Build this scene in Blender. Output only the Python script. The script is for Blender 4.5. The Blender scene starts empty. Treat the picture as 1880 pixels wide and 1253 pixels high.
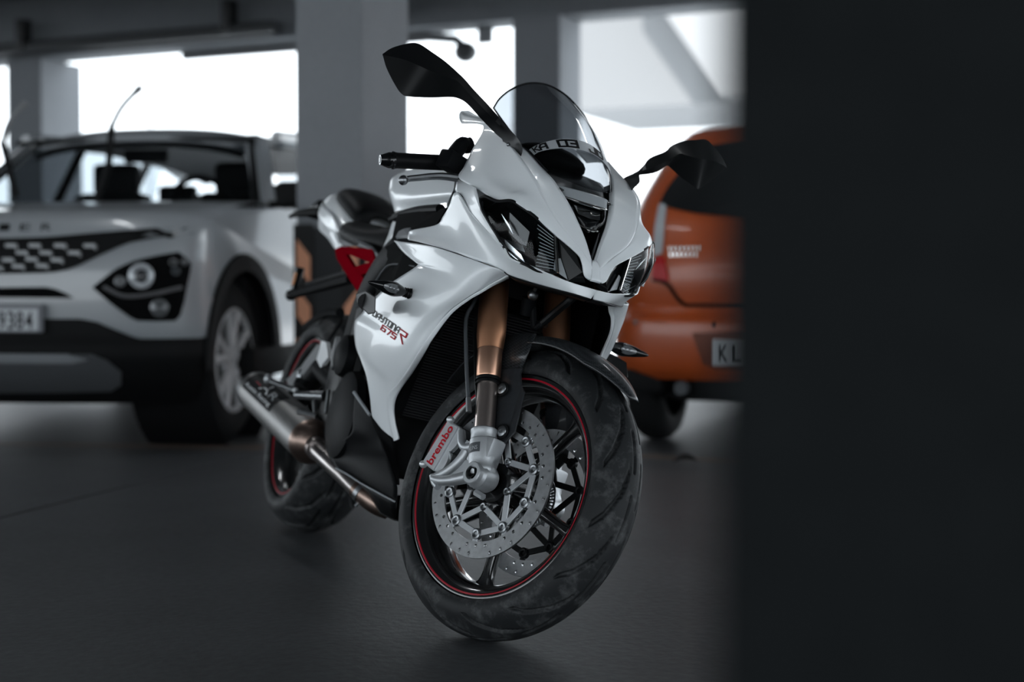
import bpy, bmesh, math, random
import numpy as np
from mathutils import Vector, Matrix
from mathutils.bvhtree import BVHTree
C = bpy.context.scene.collection
SC = bpy.context.scene
PI = math.pi
random.seed(4)
# ------------------------------------------------------------------ camera, sky, lights, exposure
CAM = np.array([4.13038, -1.08276, 0.68245]); YAW, PITCH = 2.746568, -0.033505
F2 = np.array([math.cos(YAW), math.sin(YAW), 0.0]); R2 = np.array([math.sin(YAW), -math.cos(YAW), 0.0])
def W(l, d, z=0.0):            # garage coordinates: l metres to the right, d metres deep, z up
    return np.array([CAM[0], CAM[1], 0.0]) + d*F2 + l*R2 + np.array([0, 0, z])
cd = bpy.data.cameras.new('camera'); cam = bpy.data.objects.new('camera', cd); C.objects.link(cam)
cd.sensor_width = 36.0; cd.lens = 2741.5/1880*36.0; cd.clip_start = 0.05; cd.clip_end = 300
cd.dof.use_dof = True; cd.dof.aperture_fstop = 2.2; cd.dof.focus_distance = 2.93
fw = Vector((math.cos(YAW)*math.cos(PITCH), math.sin(YAW)*math.cos(PITCH), math.sin(PITCH)))
cam.location = CAM; cam.rotation_euler = fw.to_track_quat('-Z', 'Y').to_euler()
SC.camera = cam
SC.view_settings.view_transform = 'Standard'; SC.view_settings.look = 'None'
SC.view_settings.exposure = 0.4; SC.view_settings.gamma = 1.0; SC.view_settings.use_curve_mapping = False
wd = bpy.data.worlds.new('world'); SC.world = wd; wd.use_nodes = True
nt = wd.node_tree; bg = nt.nodes['Background']; bg.inputs[0].default_value = (0.86, 0.94, 1.0, 1); bg.inputs[1].default_value = 2.8
sl = bpy.data.lights.new('sun', 'SUN'); sl.energy = 6.0; sl.angle = math.radians(2.0); sl.color = (1.0, .97, .93)
sun = bpy.data.objects.new('sun', sl); C.objects.link(sun)       # high behind the camera: reaches the yards outside, not the garage
sd = Vector(tuple(.30*R2+.62*F2+np.array([0, 0, -.90]))); sun.rotation_euler = sd.to_track_quat('-Z', 'Y').to_euler()
FILL_LIGHTS = [(-1.75, 5.7), (1.55, 5.4)]          # two added fill lights at ceiling height, above the frame, to brighten the floor
for l_, d_ in FILL_LIGHTS:
    al = bpy.data.lights.new('fill_light', 'AREA'); al.shape = 'RECTANGLE'; al.size = 1.2; al.size_y = .06; al.energy = 7.0; al.color = (.93, .97, 1.0)
    ao = bpy.data.objects.new('fill_light', al); C.objects.link(ao); ao.location = W(l_, d_, 2.97); ao.rotation_euler = (0, 0, YAW+.4)
SC.cycles.max_bounces = 7; SC.cycles.diffuse_bounces = 3; SC.cycles.glossy_bounces = 4; SC.cycles.transparent_max_bounces = 12
SC.cycles.sample_clamp_indirect = 4.0; SC.cycles.caustics_reflective = False; SC.cycles.caustics_refractive = False
# measured points, metres (motorcycle frame: x forward, y left, z up; cars: their own frames)
G = {
'p1': np.array([[[1.0345,-0.1595,1.049],[1.129,-0.1517,1.0405],[1.1606,-0.1499,1.0235],[1.1979,-0.1767,0.9695],[1.2211,-0.1937,0.9263],[1.2436,-0.2076,0.8975],[1.3094,-0.1943,0.8776],[1.3768,-0.1815,0.8571],[1.4043,-0.1742,0.8492],[1.4383,-0.1607,0.8513],[1.4567,-0.1508,0.8461],[1.4884,-0.1261,0.8286],[1.517,-0.0855,0.8007],[1.5441,-0.044,0.7745],[1.551,-0.033,0.7602],[1.5553,-0.0238,0.7368],[1.56,-0.0145,0.7307]],[[1.0095,-0.1571,1.0623],[1.1358,-0.1489,1.0443],[1.1917,-0.1444,1.0221],[1.2348,-0.1643,0.9758],[1.2716,-0.1786,0.9339],[1.3005,-0.1859,0.9068],[1.343,-0.1781,0.8892],[1.3837,-0.1698,0.8756],[1.4117,-0.1617,0.8673],[1.4368,-0.152,0.8664],[1.4571,-0.1411,0.8585],[1.488,-0.1168,0.8387],[1.5161,-0.078,0.8071],[1.5415,-0.0389,0.7781],[1.5484,-0.0263,0.7619],[1.5531,-0.0175,0.7417],[1.5577,-0.0081,0.7334]],[[0.985,-0.1515,1.0778],[1.1442,-0.1441,1.0473],[1.2177,-0.1406,1.0195],[1.2769,-0.1476,0.9793],[1.3201,-0.1519,0.9436],[1.3518,-0.1516,0.9186],[1.3787,-0.1471,0.9034],[1.4023,-0.1424,0.8921],[1.4217,-0.1381,0.8844],[1.4382,-0.1333,0.8792],[1.4586,-0.125,0.8672],[1.4882,-0.1027,0.8436],[1.5152,-0.0697,0.8136],[1.5386,-0.0339,0.7826],[1.5459,-0.0209,0.7644],[1.5511,-0.0107,0.7467],[1.5548,-0.0031,0.7379]],[[0.9671,-0.1422,1.0895],[1.1534,-0.1366,1.0438],[1.2482,-0.1364,1.0073],[1.3093,-0.1367,0.9797],[1.3457,-0.1359,0.9632],[1.3754,-0.1339,0.9478],[1.3958,-0.1313,0.9358],[1.4131,-0.1274,0.9234],[1.428,-0.1223,0.9105],[1.4427,-0.1156,0.896],[1.4605,-0.1077,0.8752],[1.4878,-0.0923,0.8454],[1.5143,-0.0682,0.814],[1.5345,-0.0348,0.7846],[1.5433,-0.018,0.7674],[1.5481,-0.0074,0.7539],[1.551,-0.0012,0.7426]],[[1.0064,-0.1419,1.086],[1.1506,-0.1284,1.0465],[1.2086,-0.121,1.0226],[1.2476,-0.114,1.0046],[1.27,-0.1088,0.9959],[1.2958,-0.1011,0.9854],[1.3221,-0.0928,0.9707],[1.3503,-0.0835,0.9528],[1.379,-0.0736,0.9354],[1.4017,-0.0657,0.9215],[1.4279,-0.0569,0.9011],[1.4531,-0.0473,0.8791],[1.477,-0.0365,0.8534],[1.4986,-0.0238,0.8242],[1.5117,-0.0153,0.8033],[1.5226,-0.0083,0.7832],[1.5333,-0.0013,0.7632]]]),
'p2': np.array([[[1.1743,-0.1854,0.906],[1.1987,-0.1941,0.8879],[1.2245,-0.1997,0.8708],[1.272,-0.199,0.8487],[1.3173,-0.1972,0.8288],[1.3547,-0.1935,0.8125],[1.3852,-0.1877,0.7973],[1.4102,-0.179,0.7834],[1.4279,-0.1704,0.772],[1.4455,-0.16,0.7623]],[[1.2512,-0.1929,0.8908],[1.2693,-0.1979,0.8779],[1.2901,-0.2003,0.8646],[1.3217,-0.1996,0.846],[1.3487,-0.1981,0.8305],[1.3779,-0.1925,0.814],[1.3995,-0.1857,0.7995],[1.4178,-0.1766,0.7849],[1.4316,-0.1677,0.7737],[1.4446,-0.1583,0.7617]],[[1.3382,-0.2021,0.8726],[1.3471,-0.2026,0.8652],[1.3574,-0.2022,0.8569],[1.3704,-0.201,0.8454],[1.3873,-0.1974,0.8278],[1.4028,-0.1904,0.8125],[1.415,-0.1827,0.7998],[1.4264,-0.1735,0.7865],[1.4354,-0.1647,0.7744],[1.4437,-0.1561,0.7612]]]),
'p3': np.array([[[0.9603,-0.1945,0.7881],[0.995,-0.1994,0.7957],[1.1323,-0.1933,0.8049],[1.1769,-0.1986,0.8195],[1.2146,-0.2036,0.8376],[1.2572,-0.2107,0.8647],[1.3258,-0.2,0.8266],[1.3824,-0.1864,0.7967],[1.4212,-0.1676,0.7718],[1.4408,-0.1552,0.7604],[1.4609,-0.1421,0.7396],[1.493,-0.1131,0.7321],[1.5167,-0.0845,0.7253],[1.5406,-0.0467,0.7177],[1.5687,-0.0001,0.713]],[[0.9799,-0.2003,0.7823],[1.0548,-0.1998,0.7852],[1.162,-0.1954,0.7891],[1.2188,-0.1943,0.7992],[1.262,-0.1949,0.809],[1.305,-0.191,0.8141],[1.345,-0.1846,0.7973],[1.3856,-0.1734,0.7779],[1.4183,-0.1582,0.7579],[1.4358,-0.1469,0.7452],[1.4544,-0.1344,0.7297],[1.4884,-0.1068,0.7246],[1.5158,-0.0788,0.7187],[1.5423,-0.0424,0.7118],[1.5672,-0.0004,0.7076]],[[0.9955,-0.2049,0.7781],[1.0869,-0.2026,0.7762],[1.2041,-0.1972,0.7686],[1.2636,-0.1917,0.7696],[1.2988,-0.1882,0.7741],[1.3334,-0.1804,0.7753],[1.3621,-0.1721,0.7633],[1.3883,-0.162,0.752],[1.4148,-0.1485,0.7396],[1.431,-0.1392,0.732],[1.4478,-0.128,0.7205],[1.4836,-0.1002,0.7165],[1.5147,-0.073,0.7116],[1.544,-0.0381,0.7054],[1.5653,-0.0014,0.7015]],[[1.0126,-0.2097,0.7734],[1.1262,-0.2092,0.7614],[1.2437,-0.203,0.7475],[1.2982,-0.1941,0.7408],[1.3272,-0.186,0.7357],[1.351,-0.1763,0.7311],[1.3717,-0.1659,0.728],[1.3899,-0.1558,0.7248],[1.4087,-0.1448,0.7209],[1.4246,-0.1349,0.7167],[1.4389,-0.1252,0.7103],[1.4767,-0.0893,0.7042],[1.5141,-0.0616,0.7004],[1.5462,-0.0325,0.6978],[1.5628,-0.0032,0.6951]]]),
'p4': np.array([[[0.913,-0.2086,0.7718],[1.2113,-0.222,0.749],[1.3416,-0.1823,0.7319],[1.4095,-0.1531,0.7198],[1.418,-0.1208,0.7143],[1.4029,-0.1125,0.7097]],[[1.0289,-0.2181,0.7406],[1.236,-0.2175,0.7289],[1.3472,-0.1832,0.7171],[1.3968,-0.1562,0.7059],[1.3993,-0.1291,0.7028],[1.3907,-0.1232,0.6988]],[[1.1346,-0.2196,0.7158],[1.2564,-0.2105,0.7098],[1.3492,-0.1828,0.6982],[1.3802,-0.1568,0.688],[1.3847,-0.1392,0.6914],[1.3818,-0.1345,0.687]],[[1.1474,-0.218,0.7113],[1.2624,-0.2079,0.6956],[1.3423,-0.1836,0.679],[1.3619,-0.1608,0.6714],[1.3655,-0.1509,0.6739],[1.365,-0.1471,0.6693]],[[1.1417,-0.2265,0.6985],[1.2532,-0.2156,0.6719],[1.3194,-0.19,0.6537],[1.3361,-0.1705,0.6509],[1.3404,-0.1628,0.6562],[1.3406,-0.1584,0.6529]],[[1.0433,-0.2298,0.6705],[1.1929,-0.2285,0.6395],[1.2707,-0.2061,0.6231],[1.2913,-0.1851,0.6196],[1.2952,-0.178,0.6237],[1.296,-0.1724,0.6194]],[[0.9347,-0.2257,0.6376],[1.1099,-0.229,0.6076],[1.214,-0.2156,0.5875],[1.2431,-0.1979,0.5776],[1.25,-0.1902,0.5706],[1.2542,-0.1832,0.5655]],[[0.8575,-0.2238,0.6015],[1.0388,-0.2264,0.5766],[1.1632,-0.2171,0.5518],[1.2089,-0.2021,0.5363],[1.216,-0.1958,0.53],[1.2142,-0.183,0.5306]],[[0.8278,-0.2277,0.5743],[0.9926,-0.2275,0.5492],[1.1087,-0.2158,0.5216],[1.1539,-0.2007,0.499],[1.1629,-0.1919,0.491],[1.1628,-0.1787,0.4929]],[[0.8517,-0.2219,0.5265],[0.9668,-0.217,0.5039],[1.0455,-0.2046,0.4803],[1.0831,-0.1912,0.4627],[1.0968,-0.1846,0.4579],[1.1053,-0.1726,0.4588]],[[0.8967,-0.2144,0.4935],[0.9719,-0.2043,0.4725],[1.0224,-0.1938,0.4571],[1.0438,-0.1859,0.4433],[1.0491,-0.1818,0.4349],[1.0628,-0.1669,0.4283]],[[0.9315,-0.2043,0.4614],[0.9765,-0.1925,0.4397],[1.0057,-0.1829,0.4254],[1.0242,-0.1749,0.4151],[1.0323,-0.1713,0.408],[1.042,-0.1578,0.4021]],[[0.9453,-0.1897,0.4195],[0.9762,-0.1791,0.4019],[0.9992,-0.1696,0.3911],[1.0192,-0.1609,0.3812],[1.0298,-0.1576,0.3743],[1.0435,-0.148,0.374]],[[0.9423,-0.1735,0.3793],[0.9751,-0.1623,0.3623],[0.9982,-0.1533,0.3528],[1.0211,-0.1438,0.346],[1.0337,-0.1409,0.3406],[1.0514,-0.1363,0.3469]],[[0.9438,-0.1646,0.3701],[0.9765,-0.1543,0.3542],[0.999,-0.1469,0.3469],[1.0218,-0.1401,0.3407],[1.0363,-0.1379,0.3366],[1.0506,-0.137,0.3406]]]),
'belly_out': np.array([[0.833,-0.19,0.419],[0.881,-0.185,0.406],[0.924,-0.168,0.378],[0.925,-0.16,0.366],[0.947,-0.143,0.333],[0.977,-0.122,0.287],[1.014,-0.104,0.243],[1.031,-0.102,0.207],[0.969,-0.125,0.215],[0.897,-0.145,0.223],[0.83,-0.158,0.232],[0.765,-0.168,0.237],[0.682,-0.17,0.259],[0.713,-0.172,0.282],[0.765,-0.172,0.299],[0.818,-0.172,0.314],[0.832,-0.176,0.34],[0.83,-0.183,0.381]]),
'bel': np.array([[[0.833,-0.19,0.419],[0.864,-0.183,0.405],[0.895,-0.175,0.391],[0.924,-0.168,0.378]],[[0.831,-0.182,0.371],[0.866,-0.174,0.366],[0.9,-0.166,0.361],[0.934,-0.158,0.357]],[[0.833,-0.176,0.327],[0.872,-0.165,0.329],[0.91,-0.154,0.331],[0.947,-0.143,0.333]],[[0.737,-0.172,0.291],[0.818,-0.159,0.297],[0.895,-0.146,0.303],[0.966,-0.133,0.308]],[[0.682,-0.17,0.259],[0.788,-0.154,0.269],[0.886,-0.138,0.278],[0.977,-0.122,0.287]],[[0.754,-0.166,0.237],[0.846,-0.145,0.239],[0.931,-0.125,0.241],[1.01,-0.104,0.243]],[[0.766,-0.165,0.234],[0.861,-0.144,0.225],[0.949,-0.123,0.216],[1.031,-0.102,0.207]]]),
'beln': np.array([[[0.924,-0.168,0.378],[1.036,-0.137,0.335]],[[0.934,-0.158,0.357],[1.01,-0.125,0.327]],[[0.947,-0.143,0.333],[0.981,-0.11,0.312]],[[0.966,-0.133,0.308],[0.972,-0.1,0.295]],[[0.977,-0.122,0.287],[0.972,-0.093,0.271]],[[1.014,-0.104,0.243],[0.986,-0.09,0.241]]]),
'belly_front': np.array([[0.924,-0.168,0.378],[0.972,-0.154,0.354],[1.036,-0.137,0.335],[0.968,-0.1,0.3],[0.986,-0.09,0.241],[1.014,-0.104,0.243],[0.977,-0.122,0.287],[0.947,-0.143,0.333],[0.925,-0.16,0.366]]),
'belly_low': np.array([[1.025,-0.1,0.207],[0.961,-0.122,0.214],[0.888,-0.142,0.222],[0.755,-0.165,0.236],[0.759,-0.12,0.22],[0.797,-0.1,0.208],[0.871,-0.075,0.164],[0.945,-0.065,0.162]]),
'scr_c': np.array([[1.415,0.0,0.924],[1.086,0.0,1.178]]),
'scr_e': np.array([[1.377,-0.073,0.939],[1.319,-0.092,0.973],[1.282,-0.103,0.992],[1.206,-0.117,1.037],[1.126,-0.126,1.083]]),
'hl_top': np.array([[1.367,-0.197,0.85],[1.384,-0.193,0.854],[1.415,-0.178,0.847],[1.442,-0.162,0.851],[1.455,-0.15,0.846],[1.488,-0.126,0.829],[1.502,-0.101,0.812],[1.511,-0.083,0.801]]),
'hl_bot': np.array([[1.396,-0.198,0.825],[1.416,-0.182,0.8],[1.436,-0.168,0.778],[1.443,-0.154,0.761],[1.449,-0.136,0.742],[1.49,-0.12,0.733],[1.505,-0.096,0.726],[1.529,-0.068,0.73]]),
'hl_in': np.array([[1.511,-0.083,0.801],[1.542,-0.043,0.775],[1.556,-0.027,0.741],[1.549,-0.012,0.724],[1.539,-0.046,0.718],[1.529,-0.068,0.73]]),
'mir_t': np.array([[1.212,-0.416,1.1],[1.21,-0.399,1.119],[1.21,-0.37,1.137],[1.215,-0.347,1.143],[1.225,-0.316,1.132],[1.23,-0.289,1.122],[1.24,-0.265,1.108],[1.252,-0.246,1.094],[1.268,-0.228,1.076],[1.282,-0.188,1.048],[1.319,-0.16,1.014],[1.344,-0.144,0.995],[1.367,-0.137,0.977],[1.365,-0.131,0.966],[1.356,-0.128,0.955]]),
'mir_r': np.array([[1.212,-0.416,1.098],[1.21,-0.399,1.098],[1.21,-0.372,1.097],[1.215,-0.347,1.094],[1.225,-0.325,1.089],[1.23,-0.304,1.087],[1.24,-0.281,1.085],[1.252,-0.264,1.082],[1.268,-0.237,1.06],[1.282,-0.199,1.034],[1.294,-0.16,1.008],[1.309,-0.144,0.992],[1.316,-0.137,0.977],[1.331,-0.131,0.966],[1.348,-0.128,0.955]]),
'mir_b': np.array([[1.212,-0.414,1.096],[1.21,-0.4,1.075],[1.21,-0.376,1.049],[1.215,-0.358,1.033],[1.225,-0.342,1.031],[1.23,-0.298,1.042],[1.24,-0.265,1.052],[1.252,-0.25,1.052],[1.268,-0.235,1.044],[1.282,-0.205,1.021],[1.267,-0.16,1.003],[1.274,-0.144,0.993],[1.264,-0.137,0.982],[1.303,-0.131,0.965],[1.339,-0.128,0.955]]),
'grip': np.array([[1.075,-0.215,0.901],[1.022,-0.315,0.855],[1.015,-0.342,0.843]]),
'lever': np.array([[1.079,-0.318,0.813],[1.081,-0.308,0.821],[1.092,-0.29,0.833],[1.103,-0.272,0.845],[1.118,-0.256,0.854],[1.14,-0.235,0.862]]),
'master': np.array([[1.057,-0.2,0.929],[1.059,-0.18,0.957],[1.088,-0.205,0.893],[1.063,-0.17,0.965]]),
'fork_r': np.array([[1.218,-0.105,0.68],[1.282,-0.105,0.516],[1.294,-0.105,0.479],[1.344,-0.105,0.378]]),
'axle': np.array([[1.392,-0.135,0.298]]),
'cal': np.array([[1.243,-0.115,0.388],[1.286,-0.115,0.381],[1.263,-0.115,0.28],[1.22,-0.115,0.291]]),
'cal_arm': np.array([[1.287,-0.112,0.376],[1.324,-0.112,0.365],[1.275,-0.118,0.277],[1.353,-0.118,0.293],[1.3,-0.118,0.269]]),
'hose': np.array([[1.307,-0.125,0.413],[1.294,-0.128,0.44],[1.262,-0.128,0.491],[1.235,-0.128,0.537],[1.199,-0.125,0.599],[1.197,-0.12,0.632],[1.192,-0.11,0.666]]),
'fb': np.array([[1.289,-0.083,0.518],[1.366,-0.088,0.368],[1.395,-0.088,0.377],[1.41,-0.088,0.404],[1.392,-0.084,0.487],[1.374,-0.08,0.498],[1.353,-0.076,0.526],[1.352,-0.074,0.535]]),
'fb_bolt': np.array([[1.337,-0.09,0.481],[1.38,-0.09,0.399]]),
'fen_edge': np.array([[1.35,-0.072,0.536],[1.374,-0.072,0.552],[1.429,-0.07,0.563],[1.495,-0.065,0.564],[1.539,-0.055,0.565],[1.572,-0.02,0.562]]),
'fen_rear': np.array([[1.166,-0.06,0.485],[1.182,-0.06,0.504]]),
'tank_side': np.array([[0.519,-0.135,0.946],[0.615,-0.135,0.874],[0.611,-0.13,0.854],[0.755,-0.14,0.862],[1.061,-0.155,0.858],[1.131,-0.17,0.884],[1.084,-0.16,0.915],[0.485,-0.12,0.962],[0.473,-0.1,0.989]]),
'strip': np.array([[0.628,-0.135,0.852],[0.727,-0.15,0.843],[0.719,-0.15,0.804],[0.66,-0.145,0.774],[0.601,-0.135,0.781],[0.621,-0.135,0.816]]),
'spar': np.array([[0.767,-0.16,0.837],[1.013,-0.17,0.843],[1.12,-0.175,0.849],[1.093,-0.18,0.81],[0.912,-0.18,0.804],[0.775,-0.165,0.799],[0.685,-0.15,0.77],[0.649,-0.16,0.699],[0.818,-0.19,0.645]]),
'redframe': np.array([[0.051,-0.105,0.799],[0.121,-0.105,0.804],[0.497,-0.13,0.781],[0.564,-0.135,0.749],[0.633,-0.14,0.723],[0.627,-0.14,0.698],[0.58,-0.14,0.698],[0.51,-0.125,0.681],[0.413,-0.12,0.675],[0.264,-0.115,0.72],[0.098,-0.105,0.768]]),
'redhole1': np.array([[0.192,-0.11,0.78],[0.392,-0.12,0.759],[0.497,-0.13,0.747],[0.401,-0.12,0.737],[0.321,-0.115,0.74]]),
'redhole2': np.array([[0.434,-0.125,0.716],[0.531,-0.13,0.721],[0.539,-0.13,0.705],[0.504,-0.125,0.695]]),
'hanger': np.array([[0.271,-0.1,0.712],[0.044,-0.1,0.693],[-0.177,-0.1,0.674],[-0.333,-0.1,0.661],[-0.301,-0.1,0.677],[-0.296,-0.1,0.748]]),
'sil': np.array([[-0.001,-0.215,0.361],[0.493,-0.165,0.273]]),
'sil_pipe': np.array([[0.493,-0.165,0.273],[0.594,-0.16,0.253],[0.685,-0.15,0.237],[0.734,-0.125,0.216],[0.782,-0.1,0.195],[0.808,-0.07,0.178],[0.824,-0.04,0.173]]),
'arm_r': np.array([[-0.025,-0.12,0.398],[0.206,-0.12,0.519]]),
'whitebr': np.array([[0.247,-0.135,0.533],[0.299,-0.135,0.531],[0.367,-0.14,0.491],[0.324,-0.14,0.465],[0.319,-0.14,0.452],[0.242,-0.135,0.468],[0.254,-0.135,0.512]]),
'cover1': np.array([[0.497,-0.17,0.546],[0.537,-0.17,0.547],[0.602,-0.18,0.51],[0.591,-0.18,0.476],[0.524,-0.17,0.46],[0.488,-0.17,0.496]]),
'cover2': np.array([[0.663,-0.17,0.444],[0.716,-0.175,0.439],[0.752,-0.175,0.395],[0.726,-0.165,0.335],[0.671,-0.165,0.355],[0.641,-0.165,0.403]]),
'peg': np.array([[0.62,-0.25,0.345],[0.534,-0.18,0.339],[0.433,-0.22,0.382],[0.443,-0.14,0.391],[0.256,-0.24,0.398],[0.332,-0.19,0.387]]),
'slider': np.array([[1.029,-0.3,0.626],[1.097,-0.3,0.636],[1.178,-0.3,0.62],[1.199,-0.3,0.587],[1.154,-0.3,0.583],[1.056,-0.3,0.607],[0.931,-0.225,0.619]]),
'ind': np.array([[1.179,-0.226,0.645],[1.206,-0.332,0.645]]),
'lind': np.array([1.2,0.33,0.64]),
'key': np.array([[1.321,-0.02,0.696],[1.33,-0.02,0.712],[1.3,-0.015,0.655],[1.33,0.011,0.644],[1.36,0.022,0.672],[1.4,0.029,0.699]]),
'txt': np.array([[0.983,-0.235,0.604],[1.182,-0.235,0.571],[0.974,-0.235,0.591],[1.255,-0.235,0.545]]),
'fk_label': np.array([[1.361,-0.135,0.344],[1.393,-0.135,0.356]]),
'vent': np.array([[0.725,-0.17,0.77],[0.855,-0.19,0.775],[0.961,-0.195,0.747],[1.093,-0.2,0.717],[1.084,-0.2,0.709],[0.969,-0.205,0.677],[0.875,-0.205,0.642],[0.789,-0.19,0.673],[0.783,-0.18,0.707],[0.815,-0.175,0.726]]),
'vent_edge_highlight': np.array([[0.79,-0.19,0.682],[0.818,-0.188,0.708],[0.867,-0.19,0.721],[0.977,-0.195,0.719],[1.078,-0.2,0.712]]),
'seatcover': np.array([[0.067,-0.118,0.844],[0.23,-0.128,0.824],[0.386,-0.13,0.806],[0.49,-0.13,0.789],[0.591,-0.135,0.761],[0.56,-0.13,0.751],[0.48,-0.125,0.782],[0.318,-0.12,0.796],[0.191,-0.115,0.8],[0.105,-0.112,0.813]]),
'swing': np.array([[-0.028,-0.12,0.388],[-0.074,-0.12,0.408],[0.049,-0.12,0.454],[0.167,-0.12,0.524],[0.219,-0.12,0.517],[0.156,-0.12,0.444],[0.095,-0.12,0.406]]),
'hug': np.array([[-0.216,-0.06,0.572],[-0.043,-0.06,0.617],[0.102,-0.06,0.625]]),
'silv': np.array([[0.083,-0.215,0.405],[-0.083,-0.215,0.315],[0.568,-0.165,0.307],[0.416,-0.165,0.24]]),
'sil_lab': np.array([[0.313,-0.27,0.38],[0.416,-0.25,0.402],[0.499,-0.23,0.352],[0.457,-0.25,0.327]]),
'tailside': np.array([[-0.389,-0.03,1.0],[-0.285,-0.07,0.954],[-0.172,-0.115,0.894],[-0.105,-0.115,0.859],[-0.028,-0.112,0.825],[0.049,-0.108,0.799],[0.133,-0.108,0.803],[0.063,-0.112,0.838],[0.018,-0.115,0.871],[0.018,-0.11,0.896],[0.074,-0.1,0.92],[-0.234,-0.05,0.996],[-0.361,-0.03,1.01]]),
'lug': np.array([[0.374,-0.2,0.378],[0.461,-0.15,0.392],[0.366,-0.19,0.417],[0.518,-0.16,0.409],[0.542,-0.16,0.352],[0.503,-0.22,0.341],[0.527,-0.18,0.34],[0.52,-0.19,0.374],[0.551,-0.19,0.347]]),
'spring': np.array([[0.179,-0.235,0.401],[0.227,-0.235,0.397],[0.357,-0.2,0.389]]),
'duct': np.array([[0.789,-0.17,0.795],[0.801,-0.17,0.807],[0.851,-0.175,0.812],[0.914,-0.18,0.811],[0.939,-0.18,0.803],[0.932,-0.185,0.791],[0.936,-0.185,0.782],[0.82,-0.175,0.786]]),
'radi': np.array([[1.15,-0.069,0.661],[1.0,-0.112,0.4],[1.15,0.109,0.607]]),
'suv_o': np.array([-3.1648,-0.338,0.0]),
'suv_x': np.array([0.8421,-0.5393,-0.0]),
'hat_o': np.array([-1.4718,2.6832,0.0]),
'hat_x': np.array([-0.7116,0.7026,0.0]),
'cam': np.array([4.1304,-1.0828,0.6824]),
'F2': np.array([-0.923,0.3848,0.0]),
'R2': np.array([0.3848,0.923,0.0]),
'J0': np.array([-0.589,-0.783,0.0]),
'J1': np.array([-1.967,0.266,0.0]),
'line': np.array([[-2.886,-0.634,0.0],[-2.281,0.407,0.0],[-1.336,1.794,0.0],[-1.082,1.994,0.0]]),
'leaf': np.array([-1.066,1.833,0.0]),
's_grille': np.array([[0.82,-0.0245,0.8956],[0.82,0.1468,0.8992],[0.82,0.3164,0.9027],[0.82,0.4845,0.9106],[0.82,0.7219,0.929],[0.82,0.9911,0.9624],[0.82,0.984,0.9449],[0.82,0.8392,0.9128],[0.82,0.6861,0.8784],[0.82,0.579,0.8256],[0.82,0.5072,0.7879],[0.82,0.4472,0.7658],[0.82,0.3871,0.7569],[0.82,0.145,0.7529],[0.82,-0.0264,0.7509]]),
's_gp': np.array([[0.84,0.2212,0.8682],[0.84,0.3223,0.8677],[0.84,0.4284,0.8672],[0.84,0.5481,0.8666],[0.84,0.27,0.8386],[0.84,0.3708,0.8382],[0.84,0.4881,0.8377],[0.84,0.2119,0.8093],[0.84,0.313,0.8117],[0.84,0.4192,0.8086],[0.84,0.1651,0.7772],[0.84,0.2579,0.7824],[0.84,0.3587,0.7848]]),
's_slot': np.array([[0.85,-0.0096,0.6965],[0.85,0.1609,0.6965],[0.85,0.3058,0.6987],[0.85,0.3778,0.6987],[0.85,0.4303,0.6853],[0.85,0.4848,0.652],[0.85,0.4013,0.6541],[0.85,0.2813,0.6551],[0.85,0.1604,0.6561],[0.85,-0.0102,0.6559]]),
's_plate': np.array([[0.88,0.3565,0.6098],[0.88,0.3555,0.5187]]),
's_hl': np.array([[0.8279,0.5625,0.6965],[0.8028,0.6512,0.7723],[0.7806,0.7221,0.8081],[0.7333,0.8012,0.829],[0.6587,0.8724,0.8463],[0.6061,0.9009,0.7929],[0.6402,0.8824,0.6356],[0.6685,0.8671,0.5587],[0.7344,0.7995,0.5575],[0.7805,0.7223,0.5604],[0.8076,0.6355,0.6297]]),
's_ring': np.array([[0.7655,0.7539,0.7436],[0.7374,0.7951,0.7438],[0.7951,0.6757,0.7211],[0.6865,0.8573,0.8006],[0.6719,0.8652,0.7647],[0.6339,0.8858,0.8015],[0.7229,0.8164,0.6136],[0.693,0.8538,0.6134]]),
's_drl': np.array([[0.8152,0.6112,0.6988],[0.7894,0.6939,0.6609],[0.734,0.8002,0.672],[0.6423,0.8813,0.6969]]),
's_low': np.array([[0.8,-0.0404,0.5669],[0.8,0.3265,0.5683],[0.8,0.5312,0.569],[0.8,0.5908,0.558],[0.8,0.7399,0.4882],[0.8,1.0448,0.4869]]),
's_skid': np.array([[0.82,-0.0308,0.4152],[0.82,0.141,0.4166],[0.82,0.3835,0.4207],[0.82,0.5847,0.4245],[0.82,0.6224,0.3847],[0.82,0.6647,0.3382],[0.82,0.6213,0.2641],[0.82,0.3818,0.2589],[0.82,0.139,0.2536],[0.82,-0.0329,0.2515]]),
's_let': np.array([[0.79,0.1747,0.9407],[0.79,0.2696,0.94],[0.79,0.3496,0.9395]]),
's_hub': np.array([[-0.0495,0.88,0.3782],[-0.1018,0.88,0.0137],[0.083,0.66,0.0699],[0.231,0.93,0.8186],[0.5084,0.93,0.477],[-0.3092,0.93,0.4066]]),
's_ws': np.array([[-0.5195,0.72,1.1172],[-0.8,0.6631,1.4435],[-0.36,-0.5024,1.1227],[-0.8,-0.3704,1.4609],[-0.95,0.6482,1.5208],[-1.1,0.0474,1.5534],[-1.0,-0.3759,1.5214],[-1.6,0.6338,1.5896],[-0.2886,0.9,1.1047],[-0.2952,1.02,1.1349],[-0.9604,0.68,1.4589]]),
's_wip1': np.array([[-0.32,0.0269,1.1098],[-0.32,0.0969,1.3055],[-0.32,0.1128,1.4853],[-0.34,0.161,1.5846],[-0.36,0.2519,1.6831]]),
's_wip2': np.array([[-0.32,-0.3927,1.1461],[-0.32,-0.4427,1.3401],[-0.32,-0.4622,1.4156],[-0.34,-0.434,1.5246],[-0.36,-0.3564,1.6167]]),
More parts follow.
